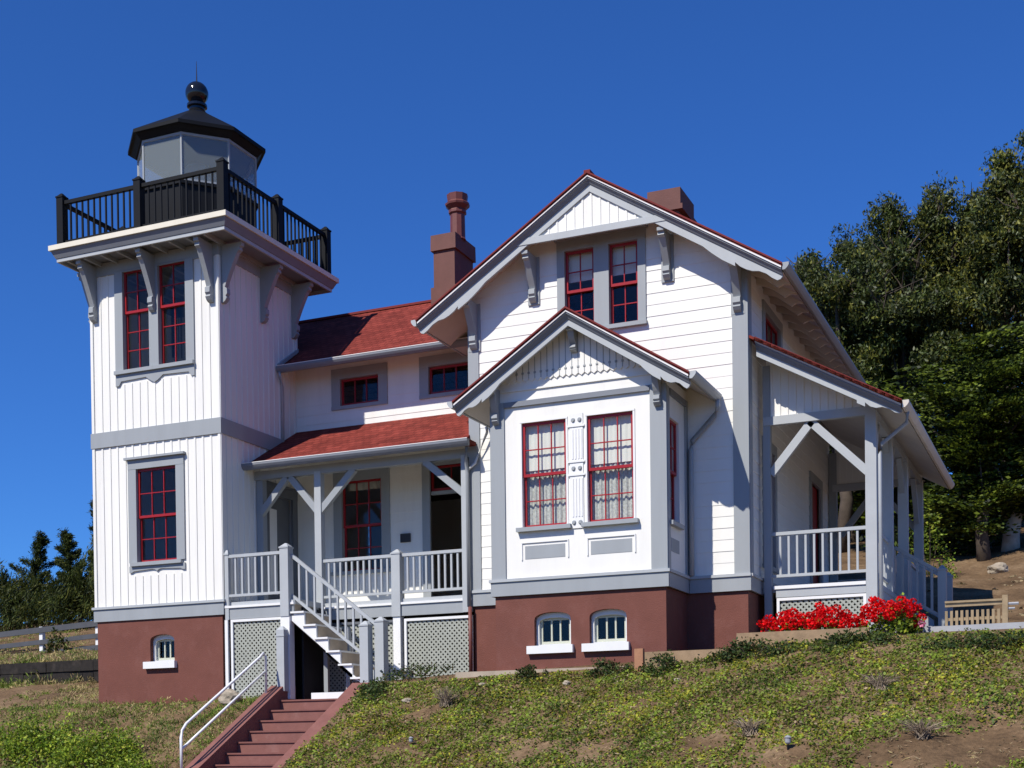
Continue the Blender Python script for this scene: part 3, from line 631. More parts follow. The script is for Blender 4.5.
# ---- bay
HB = [(6.52, 7.36, 5.50, 7.35), (7.75, 8.59, 5.50, 7.35)]; HBS = [(.04, .60, 5.45, 7.22)]
BAX, BAZ = 7.55, 9.13
siding(FBY, 4.612, 7.62, lambda w: (BX0, BX1), 9, 0, HB).build('bay_wall', M['white'], H)
siding(FBS, 4.612, 7.62, lambda w: (BY, YM), 9, 0, HBS).build('bay_wall', M['white'], H); siding(FBL, 4.612, 7.62, lambda w: (BY, YM), 9, 0, []).build('bay_wall', M['white'], H)
MB().fbox(FBS, BY, YM, -.03, .0, 7.6, 7.9).build('bay_wall', M['white'], H); MB().fbox(FBL, BY, YM, -.03, .0, 7.6, 7.9).build('bay_wall', M['white'], H)
siding(FBY, 7.62, 9.0, lambda w: (max(BX0, BAX - (BAZ - .06 - w) / .63), min(BX1, BAX + (BAZ - .06 - w) / .63)), .105, 0, []).build('bay_gable', M['white'], H)
for h in HB: window(H, FBY, *h, cols=3, rt=2, rb=2, meet=.5, casing=.035, head=.035, sill=True, curtain=curtain_lace, wmat='white_trim', proud=.016, silld=.10, sillx=.06)
window(H, FBS, *HBS[0], cols=2, rt=2, rb=2, meet=.5, casing=.03, head=.03, wmat='white_trim', proud=.016, sillx=.05, curtain=curtain_lace)
# bay trims
b = MB().fbox(FBY, BX0 + .26, BX1 - .27, -.01, .05, 7.65, 7.74); b.fbox(FBS, BY + .14, YM - .16, -.01, .05, 7.60, 7.70); b.build('header_moulding', M['grey_shaded'], H)
MB().fbox(FBY, BX0 + .2, BX1 - .2, -.002, .03, 7.925, 7.955).build('gable_moulding', M['white'], H)
zz = []; n = 27; u0, u1 = 5.98, 9.12
for k in range(n * 2 + 1):
    u = u0 + (u1 - u0) * k / (2 * n); zz.append((u, 8.07 if k % 2 else 8.115))
top = [(u1, 8.14), (BAX, 8.14 + .63 * (u1 - BAX) - .0), (u0, 8.14)]
MB().fprism(FBY, zz + top, .0, .024).build('zigzag_boards', M['white'], H)
b = MB(); c_ = MB()
for k in range(1, n):
    u = u0 + (u1 - u0) * k / n; t = 8.10 + .63 * (u1 - BAX - abs(u - BAX)) - .12
    if t > 8.2:
        b.fbox(FBY, u - .006, u + .006, .0235, .03, 8.12, t)
        for z in (8.22,): c_.oprism(lambda uu, o, w: (uu, BY - o, w), [(.0245, z - .02), (.036, z - .012), (.036, z + .012), (.0245, z + .02)], u - .02, u + .02)
b.build('board_joints', M['grey'], H); c_.build('board_studs', M['grey'], H)
bracket(H, FBY, BAX, 8.86, .40, .335, .11); bracket(H, FBY, BX1 - .12, 7.98, .62, .335, .11); bracket(H, FBY, BX0 + .12, 7.98, .62, .335, .11)
for x0, x1 in ((6.56, 7.32), (7.80, 8.55)):
    p = MB().fbox(FBY, x0, x1, -.01, .006, 4.945, 5.175).build('apron_panel', M['grey'], H)
    b = MB(); m_ = .05; b.fbox(FBY, x0 - m_ - .02, x1 + m_ + .02, 0, .022, 5.175 + m_, 5.175 + m_ + .022); b.fbox(FBY, x0 - m_ - .02, x0 - m_, 0, .02, 4.93, 5.175 + m_); b.fbox(FBY, x1 + m_, x1 + m_ + .02, 0, .02, 4.93, 5.175 + m_)
    b.build('panel_moulding', M['white_trim'], p)
MB().fbox(FBS, .12, .60, -.01, .006, 4.945, 5.175).build('apron_panel', M['grey'], H)
b = MB(); b.fbox(FBY, 7.43, 7.68, 0, .02, 5.42, 7.42)
for w in (6.33, 6.56, 7.18): b.fbox(FBY, 7.40, 7.715, .0, .035, w, w + .03)
for k in range(4): b.fbox(FBY, 7.475 + .055 * k, 7.50 + .055 * k, .019, .03, 5.62, 6.28); b.fbox(FBY, 7.475 + .055 * k, 7.50 + .055 * k, .019, .03, 6.62, 7.14)
pil = b.build('pilaster', M['white_trim'], H)
for w in (5.52, 6.46, 7.30):
    for u in (7.50, 7.62):
        MB().hexa([(u + .042 * math.cos(k * math.pi / 6), BY - .018, w + .042 * math.sin(k * math.pi / 6)) for k in range(12)], [(u + .028 * math.cos(k * math.pi / 6), BY - .045, w + .028 * math.sin(k * math.pi / 6)) for k in range(12)]).build('rosette', M['grey'], pil)
# bay roof
YB0 = BY - .46
for s in (-1, 1):
    e = (BAX + s * 2.17, BAZ - .63 * 2.17)
    slab4([(BAX, YB0, BAZ), (e[0], YB0, e[1]), (e[0], YM - .01, e[1]), (BAX, YM - .01, BAZ)], .05).build('bay_roof', M['shy'], H)
    MB().hexa([(BAX, YB0 + .005, BAZ - .022), (e[0], YB0 + .005, e[1] - .022), (e[0], YB0 - .02, e[1] - .022), (BAX, YB0 - .02, BAZ - .022)], [(BAX, YB0 + .005, BAZ + .010), (e[0], YB0 + .005, e[1] + .010), (e[0], YB0 - .02, e[1] + .010), (BAX, YB0 - .02, BAZ + .010)]).build('shingle_edge', M['shedge'], H)
    slab4([(BAX, YB0 + .1, BAZ - .052), (e[0] - s * .02, YB0 + .1, e[1] - .052), (e[0] - s * .02, YM - .012, e[1] - .052), (BAX, YM - .012, BAZ - .052)], .05).build('soffit', M['cream'], H)
    rake(H, front(YB0 + .11), (BAX, BAZ - .02), (e[0] - s * .02, e[1] - .02), scale=.92)
    F = right(e[0]) if s > 0 else left(e[0]); gutter(H, F, YB0 + .01, YM - .03, .0, e[1] + .01, 'grey_light', hi=False)
e = (BAX + 2.17 + .06, BAZ - .63 * 2.17 - .1)
pipe(H, [(e[0], YM - .14, e[1]), (e[0], YM - .13, e[1] - .12), (e[0] - .08, YM - .08, e[1] - .26), (BX1 + .12, YM - .07, 7.0), (BX1 + .09, YM - .07, 6.85), (BX1 + .09, YM - .07, 4.62)], .045, 'grey_light')
e = (BAX - 2.17 - .06, BAZ - .63 * 2.17 - .1)
pipe(H, [(e[0], YM - .14, e[1]), (e[0], YM - .12, e[1] - .1), (X0 + .12, YM - .07, 7.02), (X0 - .04, YM - .08, 6.9)], .03, 'white_trim')
# ---- wing between tower and main block
HW = [(1.12, 2.05, 8.92, 9.49), (3.23, 4.16, 8.92, 9.49), (1.12, 2.08, 5.40, 7.32), (3.23, 4.14, 4.56, 7.45)]
siding(FWG, 4.5, 9.85, lambda w: (-.02, X0), .205, .0065, HW).build('wall', M['white'], H)
siding(back(YBK - .3), 4.5, 9.85, lambda w: (-1.6, X0), .205, .0065, []).build('wall', M['white'], H)
siding(left(-1.6), 4.5, 9.85, lambda w: (2.85, YBK - .3), .205, .0065, []).build('wall', M['white'], H)
for h in HW[:2]: window(H, FWG, *h, cols=3, rt=0, rb=1, casing=.21, head=.22, sill=True, silld=.05, sillx=.0)
window(H, FWG, *HW[2], cols=3, rt=2, rb=2, meet=.5, casing=.2, head=.2, cap=True, curtain=curtain_side)
d = MB(); a, c, p, t = HW[3]
d.fbox(FWG, a - .18, a, -.01, .04, p, t); d.fbox(FWG, c, c + .18, -.01, .04, p, t); d.fbox(FWG, a - .18, c + .18, -.01, .045, t, t + .19); d.fbox(FWG, a, c, -.1, -.02, 6.86, 6.93)
d = d.build('door', M['grey'], H)
sash(FWG, a, c, 6.94, t, 2, 1, -.05, d)
MB().hexa([(c - .02, YW + .08, 4.58), (c - .02, YW + .95, 4.58), (c - .07, YW + .95, 4.58), (c - .07, YW + .08, 4.58)], [(c - .02, YW + .08, 6.84), (c - .02, YW + .95, 6.84), (c - .07, YW + .95, 6.84), (c - .07, YW + .08, 6.84)]).build('door_leaf', M['grey_dark'], d)
pq = MB().fbox(FWG, 2.53, 2.76, .016, .045, 5.92, 6.10).build('plaque', M['bronze'], H)
RY, RZ, EY, EZ = 4.82, 11.59, 2.06, 9.69
slab4([(-1.9, RY, RZ), (-1.9, 2.86, EZ + (2.86 - EY) * (RZ - EZ) / (RY - EY)), (.03, 2.86, EZ + (2.86 - EY) * (RZ - EZ) / (RY - EY)), (.03, RY, RZ)], .05).build('roof', M['shx'], H)
slab4([(.03, EY, EZ), (AX - 1, EY, EZ), (AX - 1, RY, RZ), (.03, RY, RZ)], .05).build('roof', M['shx'], H)
slab4([(-1.9, RY, RZ), (AX - 1, RY, RZ), (AX - 1, YBK, RZ - 2.9), (-1.9, YBK, RZ - 2.9)], .05).build('roof', M['shx'], H)
slab4([(.03, EY + .03, EZ - .052), (X0, EY + .03, EZ - .052), (X0, YW, EZ - .052 + .7 * .69), (.03, YW, EZ - .052 + .7 * .69)], .05).build('soffit', M['cream'], H)
MB().fprism(left(-1.6), [(2.86, 9.8), (YBK - .3, 9.0), (RY, RZ - .1)], -.04, 0).build('wall', M['white'], H)
gutter(H, front(EY), .03, X0 - .0, .0, EZ + .015, 'grey_shaded')
MB().box(-1.9, AX - 1.6, RY - .07, RY + .07, RZ - .02, RZ + .03).build('ridge_cap', M['shedge'], H)
MB().hexa([(.005, EY - .02, EZ + .02), (.06, EY - .02, EZ + .02), (.06, 2.8, EZ + .53), (.005, 2.8, EZ + .53)], [(.005, EY - .02, EZ + .09), (.06, EY - .02, EZ + .09), (.06, 2.8, EZ + .60), (.005, 2.8, EZ + .60)]).build('flashing', M['grey'], H)
pipe(H, [(.09, EY - .06, EZ - .1), (.09, EY - .05, EZ - .22), (.045, EY + .1, EZ - .36), (.045, EY + .1, 8.12)], .032, 'grey_light')
# chimney on the wing ridge
ch = MB(); cx0, cx1, cy0, cy1 = 2.55, 3.06, 4.4, 5.35
ch.box(cx0, cx1, cy0, cy1, 10.9, 12.52); ch.box(cx0 - .05, cx1 + .05, cy0 - .05, cy1 + .05, 10.9, 11.72)
ch.hexa([(cx0 - .05, cy0 - .05, 12.52), (cx1 + .05, cy0 - .05, 12.52), (cx1 + .05, cy1 + .05, 12.52), (cx0 - .05, cy1 + .05, 12.52)], [(cx0 - .045, cy0 - .045, 12.86), (cx1 + .045, cy0 - .045, 12.86), (cx1 + .045, cy1 + .045, 12.86), (cx0 - .045, cy1 + .045, 12.86)])
ch = ch.build('chimney', M['brick'], H)
MB().lathe((2.98, 4.75, 12.82), [(.19, 0), (.17, .04), (.165, .55), (.2, .58), (.2, .63), (.185, .66), (.27, .74), (.28, .78), (.22, .83), (.24, .98), (.19, .98), (.17, .8)], 10).build('chimney_pot', M['pot'], ch)
ch = MB(); cx0, cx1, cy0, cy1 = 7.57, 8.26, 4.05, 5.05
ch.box(cx0 + .04, cx1 - .06, cy0 + .06, cy1 - .06, 11.0, 12.5); ch.box(cx0, cx1, cy0, cy1, 12.38, 12.80); ch.box(cx0 - .03, cx1 + .05, cy0 - .03, cy1 + .05, 12.36, 12.46); ch.box(cx0 - .01, cx1 + .03, cy0 + .3, cy1 + .1, 11.0, 12.2)
ch.build('chimney', M['brick'], H)
# ---- front porch
py_ = YM + .03
slab4([(.02, .79, 7.40), (X0 + .16, .79, 7.40), (X0 + .16, YM - .01, 7.40 + .545 * (YM - .8)), (.02, YM - .01, 7.40 + .545 * (YM - .8))], .05)
slab4([(.02, .79, 7.40), (X0 - .0, .79, 7.40), (X0 - .0, YW - .018, 8.48), (.02, YW - .018, 8.48)], .05).build('porch_roof', M['shx'], H)
slab4([(.02, .82, 7.348), (X0, .82, 7.348), (X0, YW - .02, 8.42), (.02, YW - .02, 8.42)], .05).build('porch_soffit', M['cream'], H)
MB().box(X0, X0 + .14, .79, YM - .05, 7.35, 7.42).build('porch_roof', M['shx'], H)
gutter(H, front(.79), .0, X0 + .14, .0, 7.415, 'grey_shaded')
MB().box(.02, X0 - .02, py_ - .06, py_ + .08, 7.16, 7.33).build('porch_beam', M['grey'], H)
fl = MB().box(.03, X0 - .03, YM + .02, YW, 4.44, 4.55).box(.05, 1.62, .06, YM + .02, 4.44, 4.55).build('porch_floor', M['grey_light'], H)
MB().box(.05, 1.62, .02, .06, 4.21, 4.43).box(1.5, X0, YM - .02, YM + .02, 4.21, 4.43).build('porch_fascia', M['grey'], H)
MB().box(.03, 1.64, -.01, .06, 4.431, 4.475).box(1.64, X0, YM - .05, YM + .018, 4.431, 4.475).build('floor_nosing', M['white_trim'], H)
def post(x, y, z0, z1, w=.15, name='porch_post', mat='grey_light'): return MB().box(x - w / 2, x + w / 2, y - w / 2, y + w / 2, z0, z1).build(name, M[mat], H)
xm = 1.53
post(xm, py_, 4.55, 7.2); post(.10, py_ + .08, 4.55, 7.2, .15, mat='grey'); post(X0 - .12, py_ - .04, 4.21, 7.2, .12)
def brace(a, c, w=.1, h=.13, mat='grey'): return MB().bar(a, c, w, h).build('brace', M[mat], H)
brace((.14, py_, 6.46), (.80, py_, 7.18)); brace((xm - .02, py_, 6.40), (.84, py_, 7.18)); brace((xm + .02, py_, 6.40), (2.35, py_, 7.18)); brace((X0 - .12, py_, 6.45), (X0 - 1.0, py_, 7.18))
# porch railings: landing, right run, and the stairs
ny = .04
newel(H, .09, ny, 4.2, 5.58, .085); newel(H, 1.46, ny, 4.2, 5.62, .19)
nw = MB().box(1.37, 1.56, ny - .08, ny + .09, 2.6, 4.2).build('newel_base', M['white_trim'], H)
railing(H, (.13, ny, 4.55), (1.37, ny, 4.55), .93, .10, 7)
newel(H, 3.29, py_, 4.2, 5.52, .19)
MB().box(3.21, 3.37, py_ - .07, py_ + .08, 2.7, 4.2).build('newel_base', M['white_trim'], H)
railing(H, (xm + .07, py_, 4.55), (3.2, py_, 4.55), .88, .10, 11)
railing(H, (3.38, py_, 4.55), (X0 - .18, py_, 4.55), .88, .10, 9)
lattice(H, front(.03), .22, 1.33, 2.60, 4.15)
MB().box(.03, .10, .0, .05, 2.4, 4.2).build('corner_board', M['white_trim'], H)
lattice(H, front(YM + .0), 3.50, X0 - .05, 2.75, 4.10); lattice(H, front(YM + .06), 1.66, 3.20, 2.60, 4.10, fmat='grey_dark')
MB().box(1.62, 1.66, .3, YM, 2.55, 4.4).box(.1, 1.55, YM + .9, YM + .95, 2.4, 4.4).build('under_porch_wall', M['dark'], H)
for x in (1.85, 2.35): MB().box(x, x + .09, .72, .80, 2.5, 4.0).build('stair_support', M['grey'], H)
# wooden stairs (run to the right from the landing)
NS = 6; sx0, sz0, run, rise = 1.60, 4.55, .262, .262
for y in (.02, .92):
    ps = [(sx0 - .04, sz0 - .02)]
    for k in range(NS):
        ps += [(sx0 + run * k, sz0 - .035 - rise * k), (sx0 + run * k, sz0 - .035 - rise * (k + 1))]
    ps += [(sx0 + run * NS, sz0 - rise * NS - .12), (sx0 + run * NS - .05, sz0 - rise * NS - .12), (sx0 - .04, sz0 - .42)]
    MB().fprism(front(y + .045), ps, 0, .045).build('stringer', M['white_trim'], H)
for k in range(NS):
    MB().box(sx0 + run * k - .03, sx0 + run * (k + 1) + .01, -.02, .96, sz0 - rise * (k + 1) - .035, sz0 - rise * (k + 1)).build('tread', M['white_trim'], H)
    MB().box(sx0 + run * k - .012, sx0 + run * k + .012, .068, .9, sz0 - rise * (k + 1) + .001, sz0 - rise * k - .036).build('riser', M['footing'], H)
railing(H, (1.55, .09, 4.56), (3.42, .09, 3.12), .86, .03, 10)
newel(H, 3.50, .10, 2.75, 4.10, .19)
MB().box(3.2, 3.85, .25, 1.1, 2.6, 2.98).box(3.2, 3.6, .25, 1.1, 2.98, 3.12).build('stair_landing', M['grey_light'], H)
# downspout at the main block's left corner
pipe(H, [(X0 + .05, .86, 7.3), (X0 - .03, .98, 7.1), (X0 - .03, YM - .1, 6.85), (X0 - .03, YM - .1, 4.3)], .037, 'grey')
pipe(H, [(X0 - .01, YM - .1, 4.3), (X0 - .01, YM - .1, 2.9)], .037, 'pot')
# ---- right-hand porch
PX1 = 12.25; PYB = 8.9; YPF = 1.93; tip = (12.88, 7.34); top_ = (X1 + .12, 8.715); psl = (top_[1] - tip[1]) / (tip[0] - top_[0])
YP0 = 1.20
fz = lambda x: top_[1] - psl * (x - top_[0])
slab4([(X1 + .03, YM, fz(X1 + .03)), (tip[0], YM, tip[1]), (tip[0], PYB + .3, tip[1]), (X1 + .03, PYB + .3, fz(X1 + .03))], .05).build('porch_roof', M['shy'], H)
slab4([(top_[0], YP0, top_[1]), (tip[0], YP0, tip[1]), (tip[0], YM, tip[1]), (top_[0], YM, top_[1])], .05).build('porch_roof', M['shy'], H)
MB().hexa([(top_[0], YP0 + .005, top_[1] - .012), (tip[0], YP0 + .005, tip[1] - .012), (tip[0], YP0 - .02, tip[1] - .012), (top_[0], YP0 - .02, top_[1] - .012)], [(top_[0], YP0 + .005, top_[1] + .022), (tip[0], YP0 + .005, tip[1] + .022), (tip[0], YP0 - .02, tip[1] + .022), (top_[0], YP0 - .02, top_[1] + .022)]).build('shingle_edge', M['shedge'], H)
slab4([(top_[0], YP0 + .1, top_[1] - .052), (tip[0] - .02, YP0 + .1, tip[1] - .052), (tip[0] - .02, PYB + .3, tip[1] - .052), (top_[0], PYB + .3, top_[1] - .052)], .05).build('porch_soffit', M['cream'], H)
rake(H, front(YP0 + .11), (top_[0], top_[1] - .02), (tip[0] - .02, tip[1] - .02), prof=[(0, .22), (.70, .22), (.70, .27), (.755, .27), (.755, .20), (.79, .23), (.83, .21), (.87, .15), (.92, .13), (.955, .15), (.985, .13), (1, .08)])
gutter(H, right(tip[0]), YP0 + .01, PYB + .3, 0, tip[1] + .01, 'cream', hi=False)
MB().tube([(tip[0] + .04, 1.6, tip[1] - .1), (tip[0] + .02, 1.63, tip[1] - .28), (PX1 + .2, 1.88, 6.8), (PX1 + .17, 1.88, 6.62), (PX1 + .17, 1.88, 3.5)], .035, 8).build('downspout', M['grey_light'], H, smooth=True)
FP = front(YPF)
def porch_end(F, zlo=7.33, uu=(X1 + .20, PX1 + .08)):
    MB().fbox(F, uu[0] - .1, uu[1], -.06, .05, zlo, zlo + .15).build('porch_beam', M['grey_light'], H)
    b = MB().fprism(F, [(uu[0] - .05, zlo + .15), (uu[1], zlo + .15), (uu[1], fz(uu[1]) - .12), (uu[0] - .05, fz(uu[0] - .05) - .12)], -.03, 0)
    battens(b, F, np.arange(uu[0] + .05, uu[1] - .02, .14), zlo + .15, 0, top=lambda u: max(zlo + .16, fz(u) - .14), width=.035, out=.018); b.build('porch_gable', M['white'], H)
porch_end(FP); porch_end(front(PYB - .05))
MB().fbox(FP, X1 + .09, X1 + .22, -.1, .03, 3.4, 8.4).build('porch_post', M['grey'], H)
MB().fbox(front(PYB - .05), X1 + .015, X1 + .19, -.1, .03, 4.35, 8.2).build('porch_post', M['grey'], H)
pl = []
for y in (YPF + .04, 3.95, 6.2, PYB - .1):
    pl.append(post(PX1 + .01, y, 3.45 if y < 2 else 4.44, 7.4, .19))
MB().box(PX1 - .06, PX1 + .08, YPF + .15, PYB - .2, 7.31, 7.46).build('porch_beam', M['grey'], H)
yb = YPF + .04
brace((X1 + .22, yb, 6.46), (X1 + .95, yb, 7.33), .1, .14, 'grey_light'); brace((PX1 - .05, yb, 6.35), (PX1 - 1.05, yb, 7.34), .1, .14, 'grey_light')
brace((X1 + .28, PYB - .1, 6.3), (X1 + 1.1, PYB - .1, 7.33)); brace((PX1 - .05, PYB - .1, 6.35), (PX1 - .9, PYB - .1, 7.33))
for y in (YPF + .04, 3.95, 6.2):
    brace((PX1, y + .06, 6.45), (PX1, y + .75, 7.33)); brace((PX1, y + 2.4, 6.45), (PX1, y + 1.75, 7.33))
MB().box(X1, PX1 + .1, YPF + .08, PYB, 4.34, 4.44).build('porch_floor', M['grey_light'], H)
MB().fbox(FP, X1 + .3, PX1 - .09, -.03, .03, 4.24, 4.385).fbox(right(PX1 + .06), YPF + .15, PYB, -.03, .03, 4.2, 4.385).build('porch_fascia', M['grey_light'], H)
MB().fbox(FP, X1 + .26, PX1 - .09, -.03, .055, 4.386, 4.445).build('floor_nosing', M['white_trim'], H)
railing(H, (X1 + .22, yb, 4.445), (PX1 - .09, yb, 4.445), .97, .16, 10)
railing(H, (PX1, YPF + .15, 4.445), (PX1, 3.85, 4.445), .97, .16, 9); railing(H, (PX1, 6.3, 4.445), (PX1, PYB - .2, 4.445), .97, .16, 10); railing(H, (X1 + .2, PYB - .1, 4.34), (PX1 - .1, PYB - .1, 4.34), .97, .16, 8)
lattice(H, FP, X1 + .36, PX1 - .14, 3.52, 4.18)
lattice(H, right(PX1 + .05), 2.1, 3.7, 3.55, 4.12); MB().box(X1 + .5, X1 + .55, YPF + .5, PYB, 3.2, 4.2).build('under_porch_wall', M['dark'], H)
# side steps and their rails
for k in range(3): MB().box(PX1 + .08 + .28 * k, PX1 + .08 + .28 * (k + 1) + .03, 4.47, 5.5, 3.3, 4.2 - .19 * k).build('tread', M['path'], H)
for y in (4.4, 5.55):
    newel(H, 13.19, y, 3.4, 4.95 if y < 5 else 4.95, .15, mat='grey'); newel(H, PX1 + .02, y, 4.3, 5.4, .13, mat='grey')
    railing(H, (PX1 + .08, y, 4.39), (13.14, y, 3.88), .98, .1, 5, mat='grey')

# ================================================================== CONCRETE STEPS + HANDRAIL
K = thing('concrete_steps', (2.3, -1.6, 1.2), 'red painted concrete steps between two sloping side walls, climbing to the porch', 'steps')
b = MB(); n = 10; zt = 2.57; tr, rs = .355, .20
for k in range(n):
    b.box(1.50, 3.01, -.30 - tr * (k + 1), -.30 - tr * k, .2 - .165 * k * .2, zt - rs * (k + 1))
b.box(1.50, 3.00, -.30, .9, 1.5, zt); b.build('treads', M['steps'], K)
b = MB()
for k in range(n): b.box(1.50, 3.01, -.30 - tr * k - .025, -.30 - tr * k - .001, zt - rs * (k) - .028, zt - rs * k + .002)
b.build('step_nosings', M['steps_side'], K)
def curb(u0, u1, za, name='side_wall'):
    sl = .565
    pr = [(-.16, za), (.25, za), (.25, 1.4), (-4.4, -.3), (-4.4, za - sl * 4.24), ]
    F = left(u0)
    return MB().oprism(lambda u, o, w: (u, o, w), pr, u0, u1).build(name, M['steps_side'], K)
curb(1.20, 1.50, 2.86); curb(2.84 + .17, 3.38, 2.86)
b = MB().box(1.36, 1.53, -.20, -.03, 2.75, 3.93); b.hexa([(1.36, -.20, 3.93), (1.53, -.20, 3.93), (1.53, -.03, 3.93), (1.36, -.03, 3.93)], [(1.42, -.14, 4.0), (1.47, -.14, 4.0), (1.47, -.09, 4.0), (1.42, -.09, 4.0)]); b.box(1.35, 1.54, -.21, -.02, 3.80, 3.83)
b.build('gate_post', M['grey_light'], K)
newel(K, 3.26, -.06, 2.8, 4.02, .18, 'gate_post')
hr = MB(); hx = 1.26
up_ = (hx, -.28, 3.48)
def hz(y): return 2.86 - .565 * (-.16 - y)
lo_y = -3.05
hr.tube([(hx, -.42, hz(-.42) - .02), (hx, -.42, hz(-.42) + .70), (hx, -.50, hz(-.5) + .80), (hx, -.62, hz(-.62) + .78), (hx, lo_y + .15, hz(lo_y + .15) + .78), (hx, lo_y + .04, hz(lo_y + .04) + .72), (hx, lo_y, hz(lo_y) + .62), (hx, lo_y, hz(lo_y) - .02)], .026, 8)
hr.tube([(hx, -.43, hz(-.42) + .42), (hx, lo_y + .01, hz(lo_y) + .42)], .024, 8)
hr.build('handrail', M['metal'], K, smooth=True)

# ================================================================== SMALL THINGS AROUND
t = MB().box(2.08, 2.80, -.12, .12, 2.5, 2.70).build('concrete_block', M['white_trim']); tag(t, 'low white block lying under the wooden porch stairs', 'block')
for (x0, x1, y, z0, z1, lab) in ((8.78, 10.42, -.42, 2.75, 3.19, 'weathered timber edging board below the bay, beside the short stake'), (10.42, 12.55, -.36, 3.0, 3.44, 'weathered timber edging board in front of the red geraniums')):
    t = MB()
    t.box(x0, x1, y - .03, y + .03, z0, z1 - .2 if False else z1); o = t.build('edging_board', M['wood']); tag(o, lab, 'edging board', 'timber edging boards at the top of the bank')
t = MB().box(8.69, 8.84, -.50, -.40, 2.6, 3.25).build('timber_stake', M['wood_post']); tag(t, 'short reddish square timber stake at the left end of the edging boards', 'stake')
# path slab
b = MB().hexa([(12.5, .35, 2.9), (40, .35, 2.9), (40, 3.6, 2.9), (12.5, 3.6, 2.9)], [(12.5, .35, 3.46), (40, .35, 3.62), (40, 3.6, 3.68), (12.5, 3.6, 3.52)])
o = b.build('path', M['path']); tag(o, 'grey concrete path edge right of the porch', 'path', kind='structure')
# left post-and-rail fence
FN = thing('rail_fence', (-14, 8, 4.3), 'low three-rail fence with dark grey rails and white posts left of the tower', 'fence')
fzb = lambda x: 4.47 + (x + 12.1) * .045
for k in range(-7, 5):
    x = -12.1 + 2.05 * k; MB().box(x - .06, x + .06, 8.02, 8.14, fzb(x) - .3, fzb(x) + .80).build('post', M['white_trim'], FN)
for dz, h in ((.70, .16), (.35, .13), (.02, .14)):
    MB().hexa([(-26.5, 7.97, fzb(-26.5) + dz - h / 2), (-4, 7.97, fzb(-4) + dz - h / 2), (-4, 8.02, fzb(-4) + dz - h / 2), (-26.5, 8.02, fzb(-26.5) + dz - h / 2)], [(-26.5, 7.97, fzb(-26.5) + dz + h / 2), (-4, 7.97, fzb(-4) + dz + h / 2), (-4, 8.02, fzb(-4) + dz + h / 2), (-26.5, 8.02, fzb(-26.5) + dz + h / 2)]).build('rail', M['fence_grey'], FN)
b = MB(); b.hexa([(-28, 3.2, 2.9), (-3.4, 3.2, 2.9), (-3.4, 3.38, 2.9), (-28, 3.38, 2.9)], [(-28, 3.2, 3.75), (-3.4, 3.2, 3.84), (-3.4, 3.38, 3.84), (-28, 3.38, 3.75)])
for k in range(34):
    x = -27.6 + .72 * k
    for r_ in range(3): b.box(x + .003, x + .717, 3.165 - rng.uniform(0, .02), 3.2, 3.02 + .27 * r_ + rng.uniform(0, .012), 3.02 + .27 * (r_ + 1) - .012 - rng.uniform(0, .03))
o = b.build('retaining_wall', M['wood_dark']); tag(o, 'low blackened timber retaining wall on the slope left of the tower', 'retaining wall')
# right picket fence
PF = thing('picket_fence', (14.1, 2.2, 3.4), 'short tan timber picket fence with a taller end post beyond the side porch steps', 'fence')
fx0, fx1, fy = 13.45, 14.38, 2.2
for z, h in ((3.94, .06), (3.70, .05)): MB().box(fx0, fx1, fy - .03, fy + .03, z, z + h).build('rail', M['tan'], PF)
x = fx0
while x < fx1 - .05: MB().box(x, x + .045, fy - .05, fy - .03, 3.40, 3.87).build('picket', M['tan'], PF); x += .085
MB().box(fx0, fx1, fy - .06, fy + .04, 4.005, 4.04).build('cap_rail', M['tan'], PF)
MB().box(fx1, fx1 + .09, fy - .05, fy + .05, 3.4, 4.10).build('post', M['tan'], PF); MB().tube([(fx1 + .09, fy, 3.95), (fx1 + .26, fy, 3.95)], .025, 6).tube([(fx1 + .09, fy, 3.87), (fx1 + .2, fy, 3.87)], .02, 6).build('hinge', M['lampcap'], PF)
# garden lamps
def lamp(x, y, lab, s=1.0):
    z = gz1(x, y); L_ = thing('garden_lamp', (x, y, z), lab, 'garden lamp', 'small lamps in the bank')
    MB().lathe((x, y, z - .05), [(.02 * s, 0), (.02 * s, .14 * s)], 8).build('stem', M['black'], L_); MB().lathe((x, y, z + .09 * s), [(.03 * s, 0), (.055 * s, .03 * s), (.055 * s, .11 * s), (.07 * s, .12 * s), (.02 * s, .16 * s)], 12).build('lamp_head', M['lampcap'], L_)
lamp(*HIT(788, 750), 'small grey capped garden lamp standing in the bare bank at lower right', .75); lamp(*HIT(411, 746), 'small dark garden lamp low in the bank near the red steps', .6)

